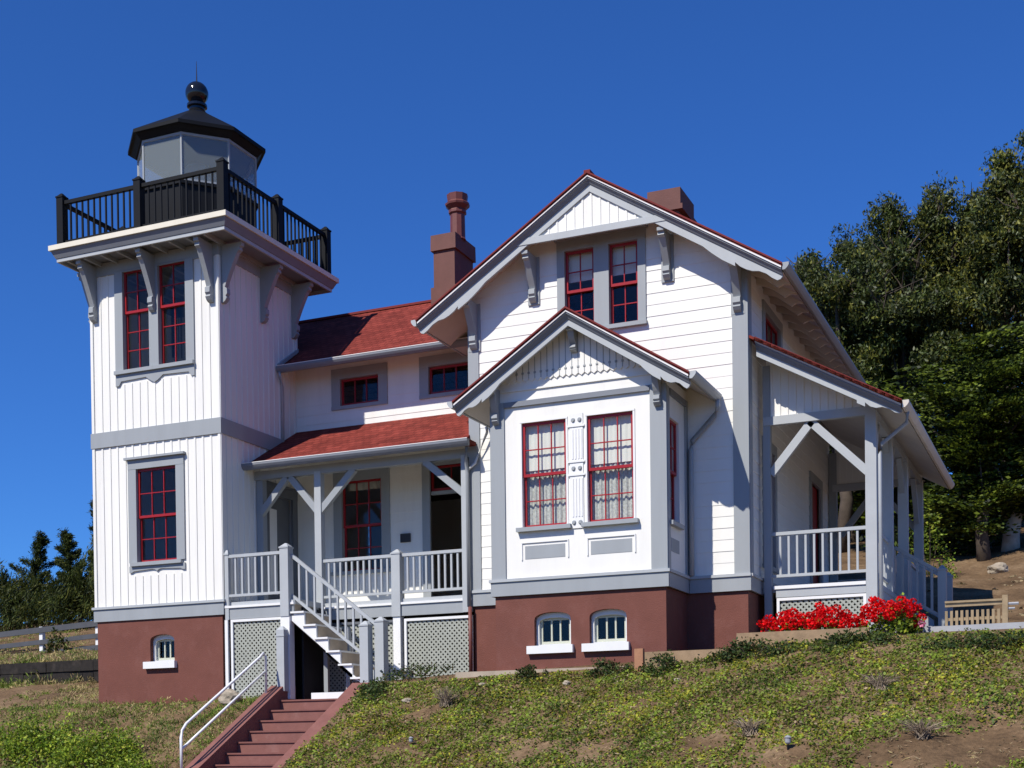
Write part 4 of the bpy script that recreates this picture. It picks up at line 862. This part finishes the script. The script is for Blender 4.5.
# ================================================================== VEGETATION
def leaves(name, P, dirs, sizes, mats, parent=None, asp=.45, mi=None, origin=None, up=0.0):
    """one mesh of small leaf faces: P centres (n,3), dirs long axis (n,3)"""
    n = len(P); d = dirs / np.linalg.norm(dirs, axis=1, keepdims=True)
    r = np.cross(d, rng.normal(size=(n, 3)) + np.array([-.25 * up, -.6 * up, up])); r /= np.linalg.norm(r, axis=1, keepdims=True)
    s = sizes[:, None]; a = asp if np.isscalar(asp) else asp[:, None]
    v0 = P - d * s * .5; v1 = P + r * s * a * .5 + d * s * .05; v2 = P + d * s * .5; v3 = P - r * s * a * .5 + d * s * .05
    nrm = np.cross(d, r); v1 = v1 + nrm * s * .08; v3 = v3 + nrm * s * .08
    o = np.array(origin if origin is not None else P.mean(0)); V = np.stack([v0, v1, v2, v3], 1).reshape(-1, 3) - o
    me = bpy.data.meshes.new(name); me.vertices.add(4 * n); me.vertices.foreach_set('co', V.ravel())
    me.loops.add(4 * n); me.loops.foreach_set('vertex_index', np.arange(4 * n)); me.polygons.add(n)
    me.polygons.foreach_set('loop_start', np.arange(n) * 4); me.polygons.foreach_set('loop_total', np.full(n, 4))
    for m in mats: me.materials.append(m)
    me.polygons.foreach_set('material_index', (mi if mi is not None else rng.integers(0, len(mats), n)).astype(np.int32))
    me.update(); me.validate()
    ob = bpy.data.objects.new(name, me); COL.objects.link(ob); attach(ob, tuple(o), parent); return ob
def sph(n):
    v = rng.normal(size=(n, 3)); return v / np.linalg.norm(v, axis=1, keepdims=True)
def pick(n, p): return rng.choice(len(p), n, p=np.array(p) / sum(p))

def tree(name, base, lobes, label, cat, group, mats, probs, nclump, nleaf, size, csize, droop, bark, trunk_r=.25, flat=1.0, spray=None, asp=.4, limbs=12, twigs=0):
    """lobes: (cx,cy,cz,rx,ry,rz); leaf clumps sit near the lobes' skin and some inside"""
    t = thing(name, base, label, cat, group)
    tot = sum(l[3] * l[5] + l[3] * l[4] for l in lobes); C = []
    for l in lobes:
        n = max(6, int(nclump * (l[3] * l[5] + l[3] * l[4]) / tot)); R3 = np.array(l[3:6]); ns = max(4, n // (7 if spray != 'up' else 3))
        sd = sph(ns) * (rng.uniform(.45, 1.0, ns) ** .4)[:, None]; ii = rng.integers(0, ns, n)
        mr = R3.mean(); sub = sph(n) * (rng.uniform(.2, 1, n) ** .5)[:, None] * min(.34 * mr, 1.15) * (np.array([1.15, 1.15, .55]) if flat < .5 else 1)
        C.append(np.array(l[:3]) + sd[ii] * R3 * .86 + sub)
    C = np.concatenate(C); C = C[C[:, 2] > base[2] + .4]
    P = []; D = []; Z = []; MI = []
    for c in C:
        m = int(nleaf * rng.uniform(.5, 1.5)); cs = csize * rng.uniform(.55, 1.35)
        o = sph(m) * (rng.uniform(0, 1, m) ** .5)[:, None] * cs; o[:, 2] *= flat
        if spray == 'up':
            ax = np.array([.55 + rng.normal(0, .5), rng.normal(0, .4), .42 + abs(rng.normal(0, .45))]); ax /= np.linalg.norm(ax); tt = rng.uniform(-.5, .5, m)
            o = ax * (tt * rng.uniform(.7, 1.3))[:, None] + rng.normal(0, 1, (m, 3)) * (.05 + .10 * (.5 - tt))[:, None]
        elif spray == 'flat':
            ax = c - np.array([base[0], base[1], c[2]]); ax = ax / (np.linalg.norm(ax) + 1e-6) + rng.normal(0, .35, 3) * np.array([1, 1, .25]); ax[2] += .1; ax /= np.linalg.norm(ax); tt = rng.uniform(-.6, .5, m)
            o = ax * (tt * 1.25)[:, None] + rng.normal(0, 1, (m, 3)) * np.array([.24, .24, .055]) * (.6 - .8 * tt).clip(.15, 1)[:, None] - np.array([0, 0, 1]) * (tt ** 2 * .25)[:, None]
        P.append(c + o); dd = sph(m)
        if spray == 'flat':
            out = c - np.array([base[0], base[1], c[2]]); out = out / (np.linalg.norm(out) + 1e-6); dd = dd * .55 + out * .9; dd[:, 2] = dd[:, 2] * .3 + .08
        elif spray == 'up':
            dd = dd * .6 + ax * 1.1
        else: dd[:, 2] -= droop
        D.append(dd); Z.append(size * rng.uniform(.6, 1.4, m))
        pr = np.array(probs) * rng.uniform(.12, 2.2, len(probs)); MI.append(rng.choice(len(probs), m, p=pr / pr.sum()))
    P = np.concatenate(P); D = np.concatenate(D); Z = np.concatenate(Z); MI = np.concatenate(MI)
    leaves('crown', P, D, Z, mats, t, asp, MI, up=.9 if spray is None else .6)
    tb = MB(); B = Vector(base); topc = Vector(lobes[0][:3]); 
    tp = [B + Vector((0, 0, -.3))] + [B.lerp(topc, f) + Vector((rng.normal(0, .12), rng.normal(0, .12), 0)) for f in (.2, .45, .7, .95)]
    tb.tube(tp, [trunk_r * 1.25, trunk_r, trunk_r * .75, trunk_r * .45, trunk_r * .15], 9)
    for c in C[rng.choice(len(C), min(limbs, len(C)), replace=False)]:
        f = rng.uniform(.25, .7); a = B.lerp(topc, f); c = Vector(c); mid = a.lerp(c, .5) + Vector((0, 0, rng.uniform(.0, .4)))
        tb.tube([a, mid, c], [trunk_r * .3, trunk_r * .18, trunk_r * .05], 6)
    tb.build('trunk', bark, t, smooth=True)
    if twigs:
        tw = MB()
        sel = C[np.argsort(-C[:, 2])[:max(4, len(C) // 2)]]
        for c in sel[rng.choice(len(sel), min(twigs, len(sel)), replace=False)]:
            tw.tube([topc, topc.lerp(Vector(c), .5) + Vector((0, 0, .2)), Vector(c)], [.04, .028, .018], 5)
            for _ in range(4):
                e = Vector(c) + Vector((rng.normal(0, .45), rng.normal(0, .45), rng.uniform(.35, 1.1))); m_ = Vector(c).lerp(e, .5) + Vector((rng.normal(0, .08), 0, 0))
                tw.tube([c, m_, e], [.02, .014, .006], 4)
        tw.build('bare_twigs', M['bark'], t)
    return t
def lob(px, py, Y, rpx, rpy, ry=None):
    c = PX(px, py, Y); m = (c - C_).dot(CF) / 1338.0
    return (c.x, c.y, c.z, rpx * m, (ry if ry else rpx * m * .9), rpy * m)
def base_of(px, Y):
    p = PX(px, 560, Y); return (p.x, p.y, gz1(p.x, p.y))
EG = 'eucalyptus trees on the hill behind the house'
eu = M['euc']; ep = [.36, .24, .17, .23]
def euc(px, Y, lobes, lab, ncl=150, bark='bark', tw=8, pr=None):
    return tree('eucalyptus_tree', base_of(px, Y), [lob(a, b_, Y + dy, c, d) for a, b_, dy, c, d in lobes], lab, 'tree', EG, eu, pr or ep, int(ncl * 2.0), 120, .130, .40, .8, M[bark], .2, twigs=tw, asp=.42)
euc(840, 19, [(838, 292, 0, 38, 62), (812, 300, .6, 26, 40), (866, 330, 0, 34, 55), (830, 390, 0, 60, 60)], 'dark rounded eucalyptus closest to the main roof, lowest of the skyline')
euc(905, 20, [(905, 255, 0, 42, 60), (880, 320, -.5, 45, 60), (925, 350, 0, 50, 70)], 'loose eucalyptus with bare grey twigs at the middle of the tree line', 170, tw=14)
euc(955, 21, [(952, 225, 0, 38, 48), (975, 270, 0, 45, 60), (945, 320, -.6, 50, 70)], 'yellow-green eucalyptus between the twiggy one and the frame-edge giant', 170, pr=[.3, .2, .36, .14])
euc(1010, 19, [(1003, 188, 0, 26, 26), (1030, 230, 0, 52, 80), (1005, 270, -.4, 42, 60), (1065, 250, 0, 50, 110), (1040, 160, .4, 34, 36)], 'tallest eucalyptus on the skyline at the right edge', 230, 'bark', pr=[.32, .2, .32, .16])
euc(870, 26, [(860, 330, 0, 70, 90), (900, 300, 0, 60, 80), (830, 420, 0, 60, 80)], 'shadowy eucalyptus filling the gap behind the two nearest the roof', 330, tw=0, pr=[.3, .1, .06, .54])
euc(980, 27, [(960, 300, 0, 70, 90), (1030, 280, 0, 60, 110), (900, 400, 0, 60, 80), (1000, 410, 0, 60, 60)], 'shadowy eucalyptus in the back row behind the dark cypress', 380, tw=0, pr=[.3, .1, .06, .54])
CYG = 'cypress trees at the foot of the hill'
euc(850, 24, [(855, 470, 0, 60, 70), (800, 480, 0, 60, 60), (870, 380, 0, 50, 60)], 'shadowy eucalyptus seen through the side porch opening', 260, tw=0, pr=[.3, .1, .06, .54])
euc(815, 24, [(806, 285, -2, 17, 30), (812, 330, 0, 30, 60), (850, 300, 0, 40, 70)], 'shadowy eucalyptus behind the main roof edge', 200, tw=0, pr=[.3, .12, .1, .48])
def cyp(px, Y, lobes, lab, ncl=190, bark='bark', r=.16):
    return tree('cypress_tree', base_of(px, Y), [lob(a, b_, Y + dy, c, d) for a, b_, dy, c, d in lobes], lab, 'tree', CYG, M['cyp'], [.45, .33, .22], int(ncl * 1.9), 110, .13, .62, 0, M[bark], r, flat=.26, spray='flat', asp=.5, limbs=16)
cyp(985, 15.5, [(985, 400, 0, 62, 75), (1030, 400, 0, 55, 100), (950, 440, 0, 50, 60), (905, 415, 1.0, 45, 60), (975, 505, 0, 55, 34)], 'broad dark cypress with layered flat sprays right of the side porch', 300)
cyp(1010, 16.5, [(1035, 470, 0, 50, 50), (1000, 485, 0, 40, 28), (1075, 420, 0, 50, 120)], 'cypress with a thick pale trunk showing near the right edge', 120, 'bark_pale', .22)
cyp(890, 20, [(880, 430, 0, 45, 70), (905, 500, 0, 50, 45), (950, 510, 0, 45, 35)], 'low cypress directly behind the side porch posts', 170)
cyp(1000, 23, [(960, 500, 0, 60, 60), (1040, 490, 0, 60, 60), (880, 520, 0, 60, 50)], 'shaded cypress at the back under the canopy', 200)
# left trees
PG = 'windswept cypresses beyond the rail fence'
def wind(px, Y, lobes, lab, ncl):
    return tree('windswept_cypress', base_of_l(px, Y), [lob(a, b_, Y + dy, c, d) for a, b_, dy, c, d in lobes], lab, 'tree', PG, M['pine'], [.50, .32, .18], ncl, 80, .15, .24, 0, M['bark'], .10, flat=.7, spray='up', asp=.2, limbs=14)
def base_of_l(px, Y): p = PX(px, 630, Y); return (p.x, p.y, gz1(p.x, p.y))
wind(20, 12.6, [(24, 606, 0, 34, 24), (-12, 600, 0, 34, 30), (40, 620, 0, 36, 18), (6, 592, 0, 14, 12)], 'spreading windswept cypress at the left edge, below the two thin leaders', 260)
wind(84, 12.2, [(82, 596, 0, 26, 28), (64, 610, 0, 32, 22), (104, 590, 0, 26, 40), (96, 620, 0, 30, 20)], 'thick windswept cypress between the thin leaders and the tower corner', 300)
def conifer(px0, px1, ytop, Y, nb, blen, lean, lab, dens=1.0):
    b0 = base_of_l(px0, Y); t = thing('conifer', b0, lab, 'tree', 'spiky conifer tops beyond the rail fence'); B = Vector(b0); Tp = PX(px1, ytop, Y)
    tb = MB(); tb.tube([B - Vector((0, 0, .3)), B.lerp(Tp, .5), Tp], [.09, .06, .012], 7); P = []; D = []; MI = []
    for k in range(nb):
        f = .25 + .75 * (k + .5) / nb; o = B.lerp(Tp, f); L = blen * (1 - f) ** .6 * rng.uniform(.6, 1.15) + .10; sd = 1 if rng.uniform() < .5 + .5 * lean else -1
        d = Vector((sd * rng.uniform(.6, 1), rng.normal(0, .6), rng.uniform(.35, .85))).normalized(); e = o + d * L; tb.tube([o, o.lerp(e, .5) - Vector((0, 0, .03)), e], [.022, .014, .004], 5)
        m = int((70 + 330 * L) * dens); tt = rng.uniform(.05, 1.05, m) ** .8; q = np.array(o)[None] + np.array(d)[None] * (L * tt)[:, None] + rng.normal(0, 1, (m, 3)) * (.035 + .07 * (1 - tt))[:, None]
        P.append(q); D.append(sph(m) * .75 + np.array(d)); MI.append(pick(m, [.35, .55, .10]))
    m = int(260 * dens); tt = rng.uniform(.3, 1, m); P.append(np.array(B)[None] + (np.array(Tp) - np.array(B))[None] * tt[:, None] + rng.normal(0, .06, (m, 3))); D.append(sph(m) * .7 + np.array([.1, 0, .8])); MI.append(pick(m, [.35, .55, .10]))
    leaves('crown', np.concatenate(P), np.concatenate(D), .12 * rng.uniform(.6, 1.4, sum(len(x) for x in P)), M['pine'], t, .22, np.concatenate(MI), up=.4); tb.build('trunk', M['bark'], t, smooth=True)
conifer(30, 38, 536, 13, 26, 1.1, .5, 'narrow dark conifer top, the left one of the two free-standing spires beyond the fence')
conifer(84, 63, 534, 12.6, 30, .8, .2, 'denser dark conifer spire, the right one of the two free-standing spires beyond the fence', 1.7)
conifer(106, 99, 500, 12.4, 30, .75, -.7, 'tall conifer mostly hidden by the tower, its branch tips showing past the corner')

def shrub(name, x, y, rx, ry, h, n, lab, mats, probs, cat='shrub', group=None, size=.055, asp=.6, stems=8):
    z = gz1(x, y); t = thing(name, (x, y, z), lab, cat, group)
    k = max(5, n // 45); c = sph(k); c[:, 2] = np.abs(c[:, 2]); c = c * (rng.uniform(.3, 1, k) ** .5)[:, None] * np.array([rx, ry, h])
    idx = rng.integers(0, k, n); P = c[idx] + rng.normal(0, 1, (n, 3)) * np.array([rx, ry, h]) * .16
    P[:, 0] += x; P[:, 1] += y; gg = gz(P[:, 0], P[:, 1]); P[:, 2] = np.maximum(P[:, 2], -.01 + rng.uniform(0, .03, n)) + gg
    D = sph(n); D[:, 2] = np.abs(D[:, 2]) * .8
    leaves('foliage', P, D, size * rng.uniform(.6, 1.4, n), mats, t, asp, pick(n, probs), up=1.2)
    s = MB()
    for q in c[:stems]: s.tube([(x + q[0] * .2, y + q[1] * .2, z - .05), (x + q[0] * .7, y + q[1] * .7, z + q[2] * .6), (x + q[0], y + q[1], z + q[2])], [.012, .009, .005], 5)
    s.build('stems', M['bark'], t)
    return t
# geraniums
def geranium(x, y, rx, ry, h, n, nb, lab):
    t = shrub('geranium', x, y, rx, ry, h, n, lab, M['bush'], [.4, .5, .1], 'geranium', 'red geraniums in front of the side porch', .06, .8)
    src = None; zb = gz1(x, y); used = []
    for k in range(nb * 3):
        a = rng.uniform(0, 2 * math.pi); q = rng.uniform(.1, 1) ** .5; cx, cy = x + rx * q * math.cos(a) * 1.0, y + ry * q * math.sin(a)
        cz = zb + h * (.45 + .72 * math.sqrt(max(0, 1 - q * q))) + rng.normal(0, .05)
        if len(used) >= nb or any((cx - a_) ** 2 + (cz - c_) ** 2 * 1.2 < .0055 and abs(cy - b_) < .3 for a_, b_, c_ in used): continue
        used.append((cx, cy, cz))
        if src is None:
            m = 46; P = sph(m) * np.array([.062, .062, .05]); 
            src = leaves('blossom', P + np.array([cx, cy, cz]), P + rng.normal(0, .03, P.shape), np.full(m, .045), [M['petal']], t, .9, np.zeros(m), origin=(cx, cy, cz))
        else:
            c = copy_part(src, (cx, cy, cz), t); c.rotation_euler = (rng.uniform(-.3, .3), rng.uniform(-.3, .3), rng.uniform(0, 6)); c.scale = (rng.uniform(.75, 1.35),) * 3
    return t
geranium(11.52, .12, .82, .24, .34, 900, 100, 'long low red geranium clump in front of the lattice')
geranium(12.82, -.02, .50, .26, .42, 800, 52, 'smaller red geranium clump at the foot of the porch corner post')
t = shrub('pink_flower', 13.32, -.1, .09, .09, .12, 60, 'tiny pink flower at the right end of the geraniums', M['bush'], [.5, .4, .1], 'flower', None, .04)
P = sph(26) * .045; leaves('blossom', P + np.array([13.33, -.14, gz1(13.33, -.14) + .17]), P, np.full(26, .045), [M['pink']], t, .9, np.zeros(26))
shrub('leafy_shrub', 12.95, .25, .22, .2, .72, 160, 'upright leafy shoot rising behind the smaller geranium', M['bush'], [.4, .5, .1], 'shrub', None, .085)
BG = 'creeping shrubs along the foot of the house'
IV = M['ivy']; ip = [.5, .32, .18]
shrub('creeping_shrub', 4.35, .1, .75, .42, .24, 1500, 'dark creeping shrub at the foot of the porch lattice', IV, ip, 'shrub', BG)
shrub('creeping_shrub', 6.75, -.42, .34, .26, .20, 520, 'small dusty shrub below the left cellar window of the bay', IV, [.5, .2, .3], 'shrub', BG)
shrub('creeping_shrub', 8.25, -.42, .38, .25, .24, 620, 'creeping shrub just left of the timber stake', IV, [.55, .25, .2], 'shrub', BG)
shrub('creeping_shrub', 9.15, -.62, .34, .22, .30, 620, 'green creeping shrub hugging the right side of the timber stake', IV, [.45, .45, .1], 'shrub', BG)
shrub('creeping_shrub', 10.7, -.62, .8, .26, .22, 1300, 'long creeping shrub under the geranium edging board', IV, [.5, .32, .18], 'shrub', BG)
shrub('creeping_shrub', 12.3, -.68, .65, .28, .20, 1300, 'fresh green creeping shrub spilling over the edging below the geraniums', IV, [.35, .6, .05], 'shrub', BG)
shrub('creeping_shrub', 14.6, -.85, 1.1, .3, .17, 1500, 'creeping shrub along the grey path edge at the right', IV, [.5, .35, .15], 'shrub', BG)
shrub('creeping_shrub', 3.75, -.75, .32, .45, .22, 900, 'dark trailing shrub beside the top of the red step wall', IV, [.6, .34, .06], 'shrub', BG)
shrub('leafy_bush', -.9, -2.75, .95, .5, .62, 4200, 'bright green leafy bush at the lower left corner, rightmost of two', M['bush'], [.5, .34, .16], 'bush', 'green bushes at the lower left', .062)
shrub('leafy_bush', .35, -3.35, .62, .4, .40, 1800, 'small green leafy bush beside the lower end of the white handrail', M['bush'], [.5, .34, .16], 'bush', 'green bushes at the lower left', .062)
shrub('leafy_bush', -2.6, -2.5, 1.0, .55, .66, 4200, 'bright green leafy bush at the lower left corner, on the frame edge', M['bush'], [.5, .34, .16], 'bush', 'green bushes at the lower left', .062)
p = PX(930, 545, 13); shrub('yellow_shrub', p.x, p.y, .7, .6, 1.3, 700, 'thin yellow-green shrub under the trees behind the side steps', M['bush'], [.25, .5, .25], 'shrub', None, .085)
p = PX(108, 642, 7.4); shrub('fence_shrub', -11.0, 7.5, .35, .3, .7, 400, 'small bush growing against the rail fence', M['pine'], [.4, .3, .3], 'shrub', None, .09)
for (px_, py_2, Y_, r_, lab) in ((945, 535, 17.0, 1.1, 'dark bush added for the shade left of the pale trunk, under the trees'), (985, 533, 17.5, .9, 'dark bush added for the shade, touching the left side of the pale trunk'), (905, 540, 17.0, 1.0, 'dark bush added for the shade, seen between the side porch posts')):
    p = PX(px_, py_2, Y_); shrub('shade_fill_bush', p.x, p.y, r_, .7, 1.2, 900, lab, M['cyp'], [.25, .7, .05], 'bush', 'bushes added for the shade beneath the trees', .15)  # dark-leaved bushes added to fill in the deep shade under the trees
def rock(x, y, s, lab, sq=.7, grp='pale stones lying about the garden'):
    bm = bmesh.new(); bmesh.ops.create_icosphere(bm, subdivisions=3, radius=1)
    sd = rng.uniform(0, 9)
    for v in bm.verts:
        c = v.co; k = 1 + .22 * math.sin(2.3 * c.x + sd) * math.cos(2.9 * c.y + sd) + .12 * math.sin(5 * c.z + 3 * c.x + sd) + .05 * math.sin(11 * c.y + 7 * c.x)
        v.co = Vector((c.x * s * k, c.y * s * .8 * k, c.z * s * sq * k))
    me = bpy.data.meshes.new('rock'); bm.to_mesh(me); bm.free(); me.materials.append(M['rock'])
    o = bpy.data.objects.new('rock', me); COL.objects.link(o); attach(o, (x, y, gz1(x, y) + s * sq * .45), None); tag(o, lab, 'rock', grp)
rock(.35, -.32, .24, 'largest lichen-spotted boulder, between the tower corner and the red steps')
p = PX(998, 575, 13.5); rock(p.x, p.y, .26, 'pale rock on the bare slope above the picket fence', .6)
for (x, y, s, l) in ((7.55, -.75, .07, 'small buff stone on the bank below the cellar windows'), (5.9, -.62, .06, 'small buff stone below the left corner of the bay'), (9.6, -1.1, .06, 'small pale stone on the bank near the stake'), (4.6, -1.0, .08, 'small whitish stone on the bank near the creeping shrub')): rock(x, y, s, l, .6)
def twigbush(x, y, r, h, n, lab):
    z = gz1(x, y); s = MB()
    for k in range(n):
        a = rng.uniform(0, 6.28); q = rng.uniform(0, 1) * r; e = (x + math.cos(a) * q, y + math.sin(a) * q * .7, z + h * rng.uniform(.4, 1)); s.tube([(x + rng.normal(0, .05), y + rng.normal(0, .05), z - .02), ((x + e[0]) / 2 + rng.normal(0, .03), (y + e[1]) / 2, (z + e[2]) / 2 + .04), e], [.006, .005, .003], 4)
    tag(s.build('dry_bush', M['twig']), lab, 'dry bush', 'dry twiggy bushes on the bank')
twigbush(*HIT(446, 706), .3, .34, 110, 'grey dry twiggy bush below the porch lattice'); twigbush(*HIT(880, 690), .35, .25, 110, 'dry twiggy bush in the middle of the right-hand bank'); twigbush(*HIT(922, 738), .38, .26, 110, 'dry twiggy bush near the bare patch at the lower right'); twigbush(*HIT(750, 735), .3, .25, 90, 'dry twiggy bush left of the garden lamp')

# ground cover on the bank (uncountable): small leaves, thinning out over bare patches
def nz(x, y, s, sd):
    return (np.sin(x * 1.3 * s + sd) * np.cos(y * 1.7 * s + sd * 1.7) + .6 * np.sin(x * 2.9 * s - y * 2.3 * s + sd * 2.1) + .4 * np.sin(x * 5.3 * s + y * 4.7 * s + sd * .7) + .25 * np.sin(9.1 * s * x - 8.3 * s * y + sd)) / 1.6
def cover(name, x0, x1, y0, y1, dens, label, mats, probs, size, keep, asp=.7, lift=.05, updir=.5, cl=9):
    n = int((x1 - x0) * (y1 - y0) * dens / cl); cx = rng.uniform(x0, x1, n); cy = rng.uniform(y0, y1, n)
    k = keep(cx, cy) + rng.normal(0, .17, n) > 0; cx, cy = cx[k], cy[k]; n = len(cx)
    X = np.repeat(cx, cl) + rng.normal(0, .055, n * cl); Y = np.repeat(cy, cl) + rng.normal(0, .055, n * cl); hh = np.repeat(rng.uniform(.3, 1.4, n) * np.clip(1 + 1.1 * nz(cx, cy, 1.7, 3.3), .3, 2.4), cl)
    P = np.stack([X, Y, gz(X, Y) + rng.uniform(-.005, lift, n * cl) * hh], 1); D = sph(n * cl); D[:, 2] = np.abs(D[:, 2]) * updir + .1
    w = np.array([[p * math.exp(0) for p in probs]]); base = np.tile(w, (n, 1)); 
    v = nz(cx, cy, 1.1, 4.2); base[:, 1] *= np.clip(1 + 3.0 * v, .05, 5); v2 = nz(cx, cy, .8, 8.1); base[:, 2] *= np.clip(1 + 2.6 * v2, .08, 4)
    base *= rng.uniform(.2, 2.2, base.shape); cum = np.cumsum(base / base.sum(1, keepdims=True), 1); cum = np.repeat(cum, cl, 0); MI = (rng.uniform(0, 1, (n * cl, 1)) > cum).sum(1).clip(0, len(probs) - 1)
    o = leaves(name, P, D, size * rng.uniform(.55, 1.5, n * cl), mats, None, asp, MI, up=1.3); tag(o, label, 'ground cover', kind='stuff'); return o
edge = lambda x, y: np.where((x > 1.05) & (x < 3.45) & (y < .3), -9, 0)
BARE = [(*HIT(px_, py_3), r_, a_) for px_, py_3, r_, a_ in ((990, 752, .8, 1.6), (905, 758, .6, 1.3), (600, 748, .75, 1.7), (520, 752, .5, 1.2), (425, 712, .55, 1.6), (700, 742, .5, 1.0), (790, 756, .6, 1.3), (655, 690, .45, .8), (860, 695, .5, .8), (395, 748, .45, 1.1))]
def bare(x, y): return sum(a_ * np.exp(-(((x - bx) / r_) ** 2 + ((y - by) / (r_ * .75)) ** 2)) for bx, by, r_, a_ in BARE)
keepR = lambda x, y: 1.05 - bare(x, y) + .55 * nz(x, y, .55, 1.3) + .22 * nz(x, y, 4.3, 2.2) + .28 * nz(x, y, 2.1, 5.0) + np.clip((y + 2.0) * .24, -.5, .5) + edge(x, y) + np.where(x < 4.2, .9, 0) * np.clip(1 - (x - 3.4) / .9, 0, 1)
cover('ground_cover', 3.42, 19, -5.0, -.28, 1750, 'low green and yellow leafy ground cover spread over the bank below the house', M['cover'], [.40, .15, .16, 0.20, .05], .046, keepR)
keepL = lambda x, y: .70 + .55 * nz(x, y, .9, 2.2) + np.clip((-.75 - y) * .55, -.75, .8) + edge(x, y)
cover('grass', -12, 1.12, -4.2, -.05, 950, 'patchy green grass and weeds on the bank below the tower', M['grass'], [.52, .22, .26], .075, keepL, .22, .07, 1.6)
keepD = lambda x, y: .0 + .6 * nz(x, y, .8, 6.2) + edge(x, y)
cover('dry_grass', -20, -3.2, 0, 12, 330, 'dry straw-coloured grass on the slope left of the tower', M['grass'], [.12, .8, .08], .09, keepD, .2, .06, 1.4)
keepH = lambda x, y: -.30 + .5 * nz(x, y, .6, 3.2)
cover('leaf_litter', 11, 24, 6.5, 18, 60, 'dry leaf litter scattered on the bare slope under the trees', [M['cover'][4], M['ivy'][2], M['cover'][4]], [.5, .3, .2], .09, keepH, .6, .03, .3)

keepB = lambda x, y: .25 + .5 * nz(x, y, 1.4, 7.7) + edge(x, y)
cover('plant_litter', 3.42, 19, -5.0, -.3, 260, 'dry stems and straw-coloured litter lying between the leaves of the bank', [M['cover'][4], M['grass'][1], M['wood']], [.5, .35, .15], .075, keepB, .16, .03, .25)
for y0, y1 in ((2.9, 3.19), (3.39, 3.75)): cover('verge_grass', -22, -3.3, y0, y1, 900, 'ragged dry grass along the dark timber wall left of the tower', M['grass'], [.15, .7, .15], .13, lambda x, y: .35 + .5 * nz(x, y, 1.5, 2.2), .14, .16, 2.2)
# ================================================================== SKY, SUN, CAMERA
w = bpy.data.worlds.new('World'); S.world = w; w.use_nodes = True; nt = w.node_tree
bg = nt.nodes['Background']; sky = nt.nodes.new('ShaderNodeTexSky'); sky.sky_type = 'NISHITA'; sky.sun_disc = False
sund = Vector((-.34, -1.0, 1.15)).normalized(); el = math.asin(sund.z); az = math.atan2(sund.x, sund.y)
sky.sun_elevation = el; sky.sun_rotation = az % (2 * math.pi); sky.altitude = 50; sky.air_density = 1.0; sky.dust_density = 0.0; sky.ozone_density = 3.5
tint = nt.nodes.new('ShaderNodeMixRGB'); tint.blend_type = 'MULTIPLY'; tint.inputs['Fac'].default_value = 1; tint.inputs['Color2'].default_value = (.53, 1.22, 2.42, 1)
nt.links.new(sky.outputs['Color'], tint.inputs['Color1']); nt.links.new(tint.outputs['Color'], bg.inputs['Color']); bg.inputs['Strength'].default_value = .05
ld = bpy.data.lights.new('sun', 'SUN'); ld.energy = 5.0; ld.angle = R(.53); ld.color = (1, .94, .85)
lo = bpy.data.objects.new('sun', ld); COL.objects.link(lo); lo.rotation_euler = sund.to_track_quat('Z', 'Y').to_euler(); lo.location = (-20, -30, 40)
cd = bpy.data.cameras.new('camera'); cam = bpy.data.objects.new('camera', cd); COL.objects.link(cam)
cd.sensor_width = 36; cd.lens = 1338.039 / 1024 * 36; cd.shift_y = (767.256 - 384) / 1024; cd.clip_end = 3000; cd.clip_start = .1
cam.matrix_world = Matrix(((CR.x, CU.x, -CF.x, C_.x), (CR.y, CU.y, -CF.y, C_.y), (CR.z, CU.z, -CF.z, C_.z), (0, 0, 0, 1)))
S.camera = cam
S.view_settings.view_transform = 'Standard'; S.view_settings.look = 'None'; S.view_settings.exposure = .1; S.view_settings.gamma = 1
S.render.resolution_x = 1024; S.render.resolution_y = 768
